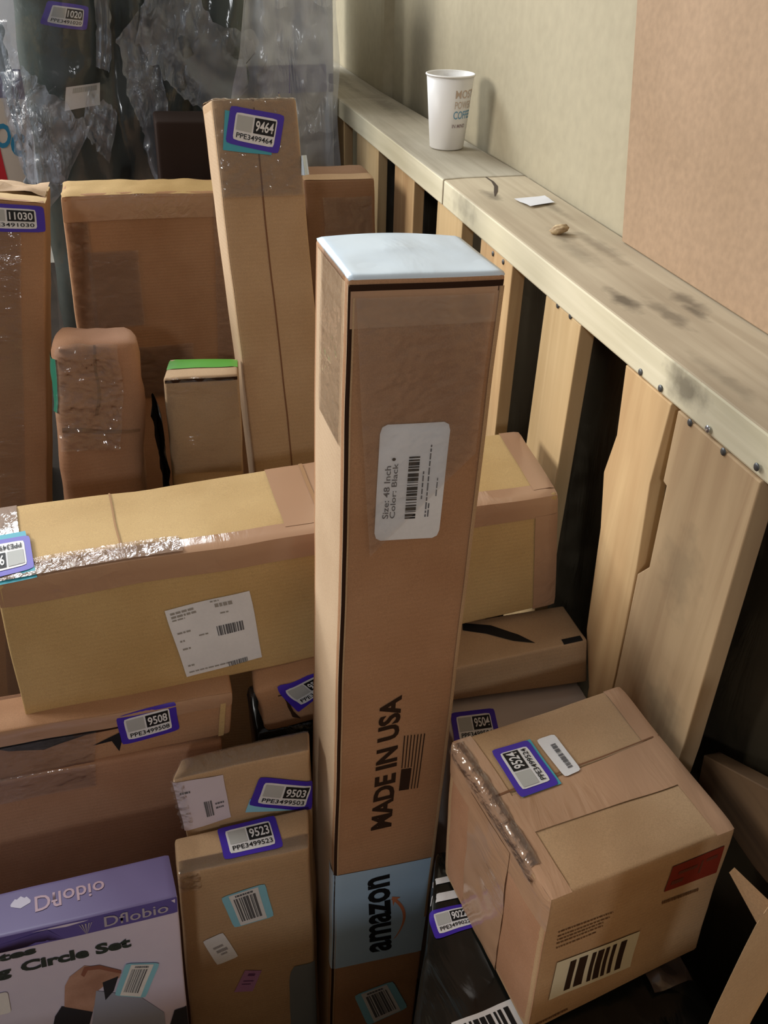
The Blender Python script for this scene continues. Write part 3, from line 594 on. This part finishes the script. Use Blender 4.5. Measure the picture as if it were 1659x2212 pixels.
# ================================================================= long carton lying across
bx, t = start('long', 'long_carton', 'long golden-brown carton lying on its side across the heap behind the tall carton', 'box', CB_yel, r=.004, amp=.003, freq=6, seed=2)
strip(bx, t, 'top', R_(0, 0, 1, .17), TAPE, 'edge_tape', .0010, (50, 4)); strip(bx, t, 'front', R_(0, 0, 1, .16), TAPE, 'edge_tape', .0010, (50, 4))
strip(bx, t, 'top', R_(.48, .12, .60, 1), TAPE, 'cross_tape', .0014, (8, 12)); strip(bx, t, 'top', R_(0, .1, .045, 1), wrinkle('glossy_end_tape', (190, 170, 158), rough=.08, strength=1, scale=(120, 50, 120), alpha=.7, dist=.006), 'end_tape', .0014, (4, 12))
strip(bx, t, 'top', R_(.955, .1, 1, 1), TAPE, 'end_tape', .0014, (4, 12)); strip(bx, t, 'front', R_(.95, .15, 1, 1), TAPE, 'end_tape', .0013, (4, 12))
strip(bx, t, 'top', R_(.0, .02, .30, .22), wrinkle('creased_tape', (190, 160, 140), rough=.08, strength=1, scale=(150, 70, 130), alpha=.5, dist=.007), 'creased_tape', .0018, (110, 16), crinkle=.0008, cf=110)
SL = plain('seam_line', (158, 120, 82), .8); link('flap_seam', sheet(bx, 'top', R_(.20, .2, .203, .98), .0012, n=(1, 10)), SL, t); link('tape_ridge', sheet(bx, 'top', R_(.545, .1, .552, .98), .0024, n=(2, 10)), SL, t)
Q = DEC['long_label']; lb = link('shipping_label', sheet(bx, 'front', Q, .0014, n=(12, 10)), WHITE, t)
link('label_print', lines(bx, 'front', Q, .0018, [(.05, .03, .05, .32), (.10, .03, .05, .34), (.15, .02, .05, .2), (.07, .05, .56, .78), (.02, .02, .52, .62), (.20, .02, .6, .7), (.34, .025, .06, .22), (.46, .025, .06, .12), (.58, .025, .06, .16), (.83, .025, .06, .14), (.44, .02, .3, .42), (.93, .02, .05, .6)], 5), plain('label_grey_print', (150, 146, 140), .7), lb)
link('barcode', bars(bx, 'front', Q, .0018, (.52, .38, .84, .52), n=30, seed=3), INK2, lb); link('barcode', bars(bx, 'front', Q, .0018, (.55, .93, .82, 1.0), n=30, seed=4), INK2, lb)
lpn(bx, 'top', [DEC['long_sticker'][i] for i in (2, 3, 0, 1)], t, '9510', 'PPE3499510', under=([(-.02, .56), (.055, .58), (.064, .0), (-.02, -.02)], TEAL), base=.003)

# ================================================================= stack under and right of it
bx, t = start('smile_right', 'flat_carton', 'flat brown carton with black curved swoosh, under the right end of the long carton', 'box', CB, r=.003, amp=.0012, seed=3)
link('swoosh_print', poly(bx, 'top', DEC['sr_smile'], .0007), INK, t)
link('edge_mark', sheet(bx, 'top', R_(.84, .01, .97, .13), .0007, n=(3, 3)), INK, t)
link('edge_mark', sheet(bx, 'top', R_(.02, .02, .04, .16), .0007, n=(2, 3)), INKB, t)
bx, t = start('white_low', 'pale_carton', 'pale grey-white carton with a violet sticker beneath the black-swoosh flat carton', 'box', plain('off_white_card', (196, 184, 176), .6), r=.003, amp=.0008, seed=4)
Q = DEC['wl_sticker']; lpn(bx, 'top', Q, t, '9504', 'PPE3499504')

bx, t = start('cube', 'square_carton', 'square brown taped carton beside the wide crate slat with violet sticker on top', 'box', CB, r=.004, amp=.0022, freq=8, seed=5)
strip(bx, t, 'top', DEC['cube_tape'], TAPE, 'seam_tape', .0009, (16, 10)); link('flap_seam', sheet(bx, 'top', [(.0, .58), (1, .62), (1, .628), (.0, .592)], .0014, n=(20, 1)), CB_inside, t)
strip(bx, t, 'top', R_(0, 0, .11, 1), TAPE, 'edge_tape', .0010, (5, 20)); strip(bx, t, 'top', R_(.89, 0, 1, 1), TAPE, 'edge_tape', .0010, (5, 20)); strip(bx, t, 'left', R_(0, 0, 1, .22), TAPE, 'edge_tape', .0010, (20, 6), flutter=.001)
strip(bx, t, 'left', R_(.0, .2, 1, 1), CB_pink, 'side_paper', .0006, (14, 14)); strip(bx, t, 'left', R_(.35, .1, .75, 1), TAPE, 'side_tape', .0016, (14, 26), flutter=.001)
lpn(bx, 'top', DEC['cube_sticker'], t, '9524', 'PPE3499524', under=([(u+.012, v+.0) for u, v in DEC['cube_sticker']], TEAL), base=.0022)
Q = DEC['cube_white']; lb = link('white_label', sheet(bx, 'top', Q, .002, rnd=.08, n=(10, 6)), WHITE, t)
link('barcode', bars(bx, 'top', Q, .0025, (.14, .45, .84, .72), n=34, seed=9), INK2, lb)
Q = DEC['cube_bar']; lb = link('barcode_label', sheet(bx, 'front', Q, .0012, n=(10, 6)), plain('cream_label_paper', (206, 200, 176), .6), t)
link('barcode', bars(bx, 'front', Q, .0016, (.17, .10, .9, .90), n=16, seed=12), INKB, lb)
Q = DEC['cube_red']; rp = link('red_panel', sheet(bx, 'front', Q, .0008, (0, 0, 1, 1), n=(8, 4)), RED, t)
link('panel_window', merge([sheet(bx, 'front', Q, .0011, (.08, .62, .3, .78), n=(3, 2)), sheet(bx, 'front', Q, .0011, (.16, .30, .52, .42), n=(4, 2)), sheet(bx, 'front', Q, .0011, (.58, .22, .62, .70), n=(2, 3)), sheet(bx, 'front', Q, .0011, (.68, .22, .90, .34), n=(3, 2))]), plain('dull_red_print', (96, 46, 30), .8), rp)
for L_ in (lines(bx, 'front', DEC['cube_lines'], .0008, [(.0, .06, 0, .95), (.2, .05, 0, .9), (.36, .05, 0, .8), (.52, .05, 0, .8), (.72, .05, 0, .7)], 8), lines(bx, 'front', DEC['cube_lines2'], .0008, [(.2, .5, 0, 1)], 9), lines(bx, 'front', [(.02, .93), (.22, .93), (.22, .96), (.02, .96)], .0008, [(.2, .5, 0, 1)], 10)): link('fine_print', L_, INKF, t)
SPK = wrinkle('sparkling_tape', (190, 176, 164), rough=.07, strength=1.0, alpha=.42, scale=(90, 50, 120), dist=.012, rot=.9)
strip(bx, t, 'top', R_(.0, .18, .05, .98), CRK, 'glossy_edge_tape', .0016, (6, 70), crinkle=.0012); strip(bx, t, 'left', R_(.15, .0, .98, .07), CRK, 'glossy_edge_tape', .0022, (70, 8), crinkle=.0011)

for key, nm, lab, sd in (('black_left', 'black_package', 'black plastic-wrapped package with white labels, left below the square carton', 6), ('black_right', 'black_package', 'glossy black wrapped package under the front edge of the square carton', 7)):
    bx = Box(key, r=.012, amp=.004, freq=10, seed=sd); t = thing(nm, lab, 'package', (bx.P[4]+bx.P[7])/2)
    link('wrapped_body', bx.body(.012), BLACKFILM, t)
    if key == 'black_left':
        lpn(bx, 'top', DEC['bl_sticker'], t, '9022', 'PPE3499022')
        link('white_strip', merge([sheet(bx, 'top', DEC['bl_strip'], .0012, n=(4, 2)), sheet(bx, 'top', DEC['bl_strip2'], .0012, n=(4, 2))]), WHITE, t)
        Q = DEC['bl_bar']; lb = link('barcode_label', sheet(bx, 'top', Q, .0014, n=(8, 6)), WHITE, t)
        link('barcode', bars(bx, 'top', Q, .0018, (.08, .14, .86, .9), n=22, seed=2), INK, lb)
    else:
        link('loose_film', sheet(bx, 'top', R_(.7, .35, .95, .62), .004, n=(14, 14), flutter=.012), wrinkle('crumpled_clear_film', (150, 130, 120), rough=.15, strength=1, alpha=.3, scale=(60, 60, 60)), t)

bx, t = start('corner_right', 'slim_carton', 'slim brown carton with an open side flap, standing in the lower right corner', 'box', CB, r=.003, amp=.001, seed=8)
bm = bmesh.new(); bm.faces.new([bm.verts.new(Vector(p)+Vector((0, 0, .002))) for p in FLAP]); bmesh.ops.solidify(bm, geom=bm.faces[:], thickness=.004); link('side_flap', bm, CB, t, smooth=False)

# ================================================================= left foreground stack
bx, t = start('under_left_smile', 'flat_carton', 'flat brown carton with curved arrow print and violet sticker 9508 under the long carton', 'box', CB_red, r=.004, amp=.002, freq=12, seed=9)
strip(bx, t, 'front', R_(.0, -.0, 1, .28), TAPE, 'edge_tape', .0010, (40, 4), flutter=.0008); strip(bx, t, 'front', R_(.1, .3, .5, 1), CRK, 'loose_film', .0018, (80, 40), crinkle=.0006, cf=45)
link('flap_gap', sheet(bx, 'front', [(.42, .30), (.93, .22), (.93, .25), (.42, .36)], .0008, n=(14, 1)), SEAM, t)
link('panel_edge', sheet(bx, 'front', R_(.955, .2, .975, .98), .0012, n=(2, 6)), CB_yel, t)
link('arrow_print', merge([poly(bx, 'front', DEC['usm_a'], .0008), poly(bx, 'front', [(.49, .62), (.60, .40), (.585, .86), (.555, .60)], .0009)]), INK, t)
lpn(bx, 'front', DEC['usm_sticker'], t, '9508', 'PPE3499508')
bx, t = start('under_left_plain', 'plain_carton', 'large plain dull-brown carton at the left edge, behind the violet exercise box', 'box', CB_pink, r=.005, amp=.003, freq=6, seed=10)
strip(bx, t, 'front', R_(.05, .0, .52, .06), CRK, 'loose_film', .0016, (80, 24), crinkle=.0007, cf=45)
bx, t = start('small_mid', 'small_dented_carton', 'small dented brown carton tucked behind the tall carton under the long one', 'box', CB_red, r=.006, amp=.005, freq=22, seed=11)
Q = [(max(u, 0), max(v, -.0)) for u, v in DEC['sm_sticker']]
link('tear', poly(bx, 'front', [(.20, .25), (.23, .3), (.24, .62), (.29, .85), (.22, .75)], .0008), SEAM, t); link('flap_gap', sheet(bx, 'front', R_(.16, .2, .5, .215), .0010, n=(8, 1)), SEAM, t)
# sticker folded over the top edge
lpn(bx, 'front', [(.154, .03), (.52, -.0), (.74, .30), (.281, .686)], t, '9517', 'PPE3499517')
bx2 = Box('small_mid'); zz = min(p.z for p in bx2.P[4:])-.003
HEX['filler_below'] = [(.05, .715, zz), (.19, .715, zz), (.05, .80, zz), (.19, .80, zz), (.05, .715, FLOOR_Z), (.19, .715, FLOOR_Z), (.05, .80, FLOOR_Z), (.19, .80, FLOOR_Z)]
bxm = Box('filler_below', r=.01, amp=.002); t = thing('dark_gap_filler', 'added black parcel filling the dark gap below the small dented carton', 'parcel', (.12, .757, FLOOR_Z)); link('wrapped_body', bxm.body(), BLACKFILM, t)  # added block, black to stand for the dark gap under the carton
bx, t = start('label_box', 'slim_taped_carton', 'slim brown carton with creased white shipping label and sticker 9503', 'box', CB, r=.004, amp=.002, freq=14, seed=12)
strip(bx, t, 'top', R_(0, 0, 1, 1), TAPE_clear, 'top_tape', .0012, (24, 6), flutter=.001); strip(bx, t, 'front', R_(.0, .0, .08, .12), CRK, 'corner_tape', .0026, (10, 40), crinkle=.002)
Q = [(max(u, .0), v) for u, v in DEC['lb_label']]; lb = link('shipping_label', sheet(bx, 'front', Q, .0014, n=(10, 10)), plain('lilac_white_paper', (206, 196, 206), .6), t)
link('barcode', bars(bx, 'front', Q, .0018, (.52, .48, .70, .82), n=12, seed=6), INK2, lb); link('label_print', lines(bx, 'front', Q, .0018, [(.56, .04, .74, .92), (.66, .04, .74, .9), (.2, .04, .1, .3)], 3), INK2, lb)
Q = DEC['lb_blue']; link('light_blue_sticker', sheet(bx, 'front', Q, .0010, n=(6, 4)), SKY, t)
lpn(bx, 'front', DEC['lb_sticker'], t, '9503', 'PPE3499503', base=.0016)
bx, t = start('front_box', 'upright_carton', 'upright brown carton with sticker 9523 on top, left of the tall carton', 'box', CB, r=.004, amp=.0018, freq=8, seed=13)
strip(bx, t, 'top', R_(0, 0, 1, .35), TAPE_clear, 'edge_tape', .0008, (24, 4)); strip(bx, t, 'front', R_(0, 0, .16, .05), CRK, 'corner_tape', .0016, (18, 20), crinkle=.002)
lpn(bx, 'top', [(u, min(v, .97)) for u, v in DEC['fb_sticker']], t, '9523', 'PPE3499523')
barcode_label(bx, 'front', DEC['fb_blue'], t, 21)
Q = DEC['fb_white']; lb = link('white_sticker', sheet(bx, 'front', Q, .0012, rnd=.05, n=(6, 6)), WHITE, t); link('sticker_print', lines(bx, 'front', Q, .0016, [(.35, .08, .25, .7), (.5, .1, .3, .8), (.65, .06, .4, .7)], 4), plain('pale_grey_print', (160, 156, 158), .6), lb)
Q = DEC['fb_pink']; lb = link('pink_sticker', sheet(bx, 'front', Q, .0012, n=(6, 6)), PINK, t); link('sticker_print', lines(bx, 'front', Q, .0016, [(.12, .12, .3, .7), (.45, .05, .2, .8), (.6, .05, .2, .7)], 5), plain('plum_print', (110, 70, 116), .6), lb)
link('grey_patch', sheet(bx, 'front', DEC['fb_grey'], .0012, rnd=.12, n=(8, 16)), plain('slate_patch', (116, 122, 126), .6), t)

# ================================================================= violet exercise box
LAV = mottled('lavender_print', (206, 204, 226), (214, 200, 224), scale=3, rough=.45, spec=.4, bump=.02, fine=.05); VIO = plain('violet_print', (98, 88, 128), .45, .35); VIOD = plain('deep_violet_print', (96, 86, 158), .45, .35)
bx, t = start('purple', 'exercise_ring_box', 'lavender and violet retail box with hands photo, lower left corner', 'box', LAV, r=.003, amp=.0008, seed=14)
link('violet_top', sheet(bx, 'top', R_(0, 0, 1, 1), .0010, n=(60, 30)), VIO, t)
link('violet_band', poly(bx, 'front', [(0, .0)] + [(1, .0)] + DEC['pu_band'][2:5] + [(0, DEC['pu_band'][5][1])], .0008, 5), VIOD, t)
GREYT = plain('pale_grey_lettering', (176, 170, 186), .5); BLKT = plain('charcoal_lettering', (52, 60, 58), .5)
link('brand_lettering', merge([text_on(bx, 'front', DEC['pu_brand'], 'Dflobio', .0014, bold=.008)]), GREYT, t)
link('top_lettering', merge([text_on(bx, 'top', DEC['pu_mirror'], 'Dflobio', .0016, bold=.008)]), plain('dusty_rose_lettering', (164, 138, 150), .5), t)
for face, c in (('front', quad_uv(DEC['pu_brand'], -.28, .55)), ('top', quad_uv(DEC['pu_mirror'], -.2, .5))):
    out = []
    for k in range(5):
        a = math.radians(30+30*k); b2 = bmesh.new(); s_ = 1 if face == 'front' else -1
        if face == 'front': du, dv = .045*math.cos(a), -.03*math.sin(a)
        else: du, dv = .045*math.cos(a), .28*math.sin(a)
        px_, py_ = -dv*.2, du*.2
        pp = [(c[0], c[1]+(.02 if face == 'front' else 0)), (c[0]+du*.6+px_*.5, c[1]+dv*.6+py_*.12), (c[0]+du, c[1]+dv), (c[0]+du*.6-px_*.5, c[1]+dv*.6-py_*.12)]
        b2.faces.new([b2.verts.new(bx.on(face, min(max(u, .01), .99), min(max(v, .01), .99), .0013)) for u, v in pp]); out.append(b2)
    link('leaf_emblem', merge(out), GREYT, t)
link('title_lettering', merge([text_on(bx, 'front', DEC['pu_circle'], 'Circle Set', .0009, bold=.045), text_on(bx, 'front', DEC['pu_g'], 'Ring', .0009, bold=.045), text_on(bx, 'front', DEC['pu_tes'], 'Pilates', .0009, bold=.045)]), BLKT, t)
ph = link('photo_hand', poly(bx, 'front', DEC['pu_hand'], .0007), mottled('printed_skin', (186, 148, 132), (160, 122, 106), scale=30, rough=.5, bump=0), t)
link('photo_ring', poly(bx, 'front', DEC['pu_ring'], .0011), plain('printed_rust_ring', (140, 92, 78), .5), ph)
PB = plain('printed_black', (46, 46, 54), .5)
for k_ in ('pu_sleeve', 'pu_dark', 'pu_sleeve2'): link('photo_sleeve', poly(bx, 'front', DEC[k_], .0010), PB, ph)
link('photo_clothing', poly(bx, 'front', DEC['pu_body'], .0009), plain('printed_pale_blue', (152, 158, 180), .5), ph)
barcode_label(bx, 'front', DEC['pu_label'], t, 31, base=.0016)
lpn(bx, 'front', [(u, max(v, 0)) for u, v in DEC['pu_stk']], t, '9512', 'PPE3499512', base=.002)
link('white_sticker', sheet(bx, 'front', DEC['pu_stk2'], .0016, rnd=.1), WHITE, t)

# ================================================================= boxes standing behind the long carton
bx, t = start('narrow2', 'slender_carton', 'slender upright brown carton with violet sticker 9464, behind the tall carton', 'box', CB, r=.003, amp=.0016, freq=7, seed=15)
link('lit_side_panel', sheet(bx, 'left', R_(0, 0, 1, 1), .0005, n=(6, 60)), CB_lit, t)  # same lit-side tone painted over the left face
link('centre_seam', sheet(bx, 'front', [(.475, .0), (.495, .0), (.52, 1), (.50, 1)], .0006, n=(1, 60)), CB_inside, t)
strip(bx, t, 'top', R_(0, 0, 1, 1), CRK, 'top_tape', .0012, (50, 20), crinkle=.0016, cf=60); strip(bx, t, 'front', R_(0, 0, 1, .095), CRK, 'tape_wrap', .0010, (50, 50), crinkle=.0008)
lpn(bx, 'front', DEC['n2_sticker'], t, '9464', 'PPE3499464', under=(DEC['n2_teal'], TEAL), base=.003)
bm = sheet(bx, 'right', R_(-.2, .055, .2, .075), .004, n=(8, 6), flutter=.015); link('tape_tag', bm, BLUE_WHITE, t)
bx, t = start('bigback', 'wide_carton', 'wide brown taped carton standing left of the slender upright one', 'box', CB_red, r=.006, amp=.003, freq=6, seed=16)
link('top_flap', sheet(bx, 'top', R_(0, 0, 1, 1), .0010, n=(40, 6), flutter=.003), CB_yel, t)
SPARK = wrinkle('crinkled_tape', (186, 160, 150), rough=.07, strength=1.0, alpha=.38, scale=(60, 34, 120), dist=.014, rot=.9)
strip(bx, t, 'front', R_(.0, .04, .12, .36), CRK, 'edge_tape', .0016, (24, 70), crinkle=.0012, cf=60); strip(bx, t, 'front', R_(.10, .09, .36, .22), CRK, 'crinkled_tape', .0020, (56, 40), crinkle=.0009, cf=55)
strip(bx, t, 'front', R_(.76, .0, .86, .30), CRK, 'edge_tape', .0016, (20, 60), crinkle=.0010); strip(bx, t, 'front', R_(.12, .26, .62, .36), CRK, 'lower_tape', .0018, (80, 24), crinkle=.0014, cf=45)
strip(bx, t, 'front', R_(0, .0, 1, .04), TAPE, 'edge_tape', .0012, (40, 3))
bx, t = start('leftbox', 'upright_carton', 'upright brown carton at the left edge with violet sticker across its top', 'box', CB_red, r=.004, amp=.002, freq=8, seed=17)
link('top_flap', sheet(bx, 'top', R_(0, 0, 1, 1), .0010, n=(20, 10), flutter=.004), CB_yel, t)
strip(bx, t, 'front', R_(.74, .03, .88, 1), SHRINK, 'tape_strip', .0014, (6, 50)); lpn(bx, 'front', [(u, max(v, .004)) for u, v in DEC['lf_sticker']], t, '11030', 'PPE3491030', base=.002)
link('torn_flap', sheet(bx, 'top', R_(.72, .3, .99, .7), .006, n=(8, 8), flutter=.012), CB, t)
bx, t = start('paper', 'paper_parcel', 'crumpled kraft paper parcel with taped top, in front of the wide carton', 'parcel', CB_pink, r=.016, amp=.007, freq=13, seed=18)
strip(bx, t, 'front', R_(.0, .0, .75, .16), CRK, 'crinkled_tape', .002, (40, 50), crinkle=.002, cf=50); link('paper_fold', sheet(bx, 'front', [(.05, .125), (.98, .135), (.98, .139), (.05, .133)], .0012, n=(16, 1)), CB_dark, t)
link('top_crease', sheet(bx, 'front', [(.47, .0), (.5, .0), (.46, .11), (.42, .11)], .0012, n=(2, 8)), CB_dark, t); link('green_edge', sheet(bx, 'left', R_(.0, .02, .5, .10), .0012, n=(4, 10)), plain('green_tape', (40, 120, 98), .4), t)
bx, t = start('green', 'green_taped_carton', 'small upright brown carton with bright green tape across its top', 'box', CB, r=.004, amp=.002, freq=10, seed=19)
link('green_tape', sheet(bx, 'top', R_(.0, .42, 1, 1), .001, n=(12, 4)), plain('bright_green_tape', (82, 156, 44), .4, .4), t); link('flap_gap', sheet(bx, 'front', R_(.02, .004, .98, .009), .0008, n=(10, 1)), SEAM, t)
strip(bx, t, 'front', R_(.0, .0, 1, .16), SHRINK, 'film', .0014, (12, 16), flutter=.002)
# dark crumpled film squeezed left of it
bm = bmesh.new(); g = []
for j in range(31):
    row = []
    for i in range(9):
        z = 1.175-.30*j/30; a = i/8
        p = Vector((-.022+.010*a, 1.03+.06*math.sin(a*3.1), z)); p += nvec(p*38)*.007; row.append(bm.verts.new(p))
    g.append(row)
for j in range(30):
    for i in range(8): bm.faces.new((g[j][i], g[j+1][i], g[j+1][i+1], g[j][i+1]))
bmesh.ops.solidify(bm, geom=bm.faces[:], thickness=.002)
tag(link('dark_plastic_bag', bm, BLACKFILM), 'crumpled dark plastic bag squeezed between the paper parcel and green-taped carton', 'plastic bag')
bx, t = start('back_mid', 'dull_carton', 'dull brown carton in shade between the slender carton and crate slats', 'box', CB_dark, r=.005, amp=.003, freq=8, seed=20)  # shade on this carton is put into its darker cardboard
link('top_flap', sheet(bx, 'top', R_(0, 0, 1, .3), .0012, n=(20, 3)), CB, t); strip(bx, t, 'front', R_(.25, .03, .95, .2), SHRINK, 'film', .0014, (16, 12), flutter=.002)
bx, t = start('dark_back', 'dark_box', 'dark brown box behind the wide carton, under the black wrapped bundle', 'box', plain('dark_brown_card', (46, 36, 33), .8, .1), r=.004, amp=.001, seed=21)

# ================================================================= far end: goods in clear plastic
WH = mottled('white_coated_card', (226, 230, 238), (234, 236, 242), scale=4, rough=.4, bump=.03); CR = plain('cream_panel_print', (196, 184, 172), .5)
bx, t = start('white_far', 'tall_white_carton', 'tall white carton with lavender band, wrapped in film at the far rail end', 'box', WH, r=.004, amp=.001, seed=22)
link('lavender_band', sheet(bx, 'front', [(0, DEC['wf_band'][0][1]), (1, DEC['wf_band'][1][1]), (1, DEC['wf_band'][2][1]), (0, DEC['wf_band'][3][1])], .0006, n=(8, 3)), plain('lavender_band_print', (118, 108, 160), .5), t)
link('cream_panel', sheet(bx, 'front', [(0, DEC['wf_band'][3][1]), (1, DEC['wf_band'][2][1]), (1, 1), (0, 1)], .0006, n=(8, 20)), CR, t)
link('purple_corner', sheet(bx, 'front', R_(.955, DEC['wf_band'][0][1]+.012, 1, DEC['wf_band'][2][1]), .0009, n=(2, 3)), plain('deep_purple_print', (70, 48, 104), .5), t)
link('film_wrap', sheet(bx, 'front', R_(0, 0, 1, 1), .012, n=(20, 70), flutter=.02), FILM, t)
bx, t = start('white_left', 'printed_white_box', 'white printed box with teal letters and red corner, upper left edge', 'box', WH, r=.004, amp=.001, seed=23)
B0 = DEC['wl_band']; link('purple_band', sheet(bx, 'front', [(0, B0[0][1]), (1, B0[1][1]), (1, B0[2][1]), (0, B0[3][1])], .0006, n=(8, 3)), plain('plum_band_print', (66, 44, 92), .5), t)
link('cream_panel', sheet(bx, 'front', [(0, B0[3][1]), (1, B0[2][1]), (1, 1), (0, 1)], .0006, n=(8, 20)), CR, t)
TL = plain('teal_lettering', (30, 122, 160), .5); link('teal_lettering', merge([text_on(bx, 'front', DEC['wl_D'], 'O', .0012, bold=.03), text_on(bx, 'front', DEC['wl_c'], 'c', .0012, bold=.03)]), TL, t)
link('red_corner', poly(bx, 'front', DEC['wl_red'], .0010), plain('red_corner_print', (186, 30, 44), .5), t)

bx = Box('bundle', r=.045, amp=.012, freq=5, seed=24)
t = thing('wrapped_bundle', 'large dark green-black bundle in clear plastic film at the back left', 'bundle', (bx.P[4]+bx.P[7])/2)
link('bundle_body', bx.body(), GREENBLACK, t)
link('film_wrap', sheet(bx, 'front', R_(0, 0, 1, 1), .022, n=(60, 70), flutter=.03), wrinkle('thin_clear_film', (170, 176, 186), rough=.2, strength=.6, alpha=.05, scale=(24, 10, 14), dist=.012), t)
def fold(pts, w0, w1, off):
    """a gathered fold of film: a ribbon with a ridged cross-section running through the given face points"""
    def cr(a, b, c, d, u): return .5*((2*b)+(c-a)*u+(2*a-5*b+4*c-d)*u*u+(3*b-a-3*c+d)*u**3)
    P = [pts[0]]+list(pts)+[pts[-1]]; path = []
    for k in range(len(pts)-1):
        for q_ in range(14): path.append(tuple(cr(P[k][i], P[k+1][i], P[k+2][i], P[k+3][i], q_/14) for i in (0, 1)))
    path.append(pts[-1]); bm = bmesh.new(); rows = []; N = len(path)
    for i, p in enumerate(path):
        a = path[max(i-1, 0)]; b = path[min(i+1, N-1)]; d = Vector(((b[0]-a[0])*.45, (b[1]-a[1])*.75)).normalized(); n_ = (d.y/.45, -d.x/.75); w = (w0+(w1-w0)*i/N)
        row = []
        for c in range(9):
            s_ = (c/8-.5)*w*(1+.25*noise.noise(Vector((i*.35, c, off*90)))); hgt = off+.007*math.sin(c*2.1+i*.12)+.006*noise.noise(Vector((i*.3, c*.6, 3)))
            row.append(bm.verts.new(bx.on('front', p[0]+n_[0]*s_, p[1]+n_[1]*s_, max(hgt, .004))))
        rows.append(row)
    for i in range(N-1):
        for c in range(8): bm.faces.new((rows[i][c], rows[i+1][c], rows[i+1][c+1], rows[i][c+1]))
    return bm
for i, (w0, w1) in enumerate(((.04, .15), (.07, .06), (.03, .03), (.09, .08), (.04, .05), (.05, .09))):
    link('film_fold', fold([tuple(p) for p in DEC['bu_fold%d' % i]], w0, w1, .034), FOLD, t)
lpn(bx, 'front', DEC['bu_sticker'], t, '1020', 'PPE3491020', base=.010)
Q = DEC['bu_white']; lb = link('white_label', sheet(bx, 'front', Q, .010, n=(6, 6)), WHITE, t); link('label_print', lines(bx, 'front', Q, .0106, [(.08, .22, .2, .9)], 3), GREYP, lb)
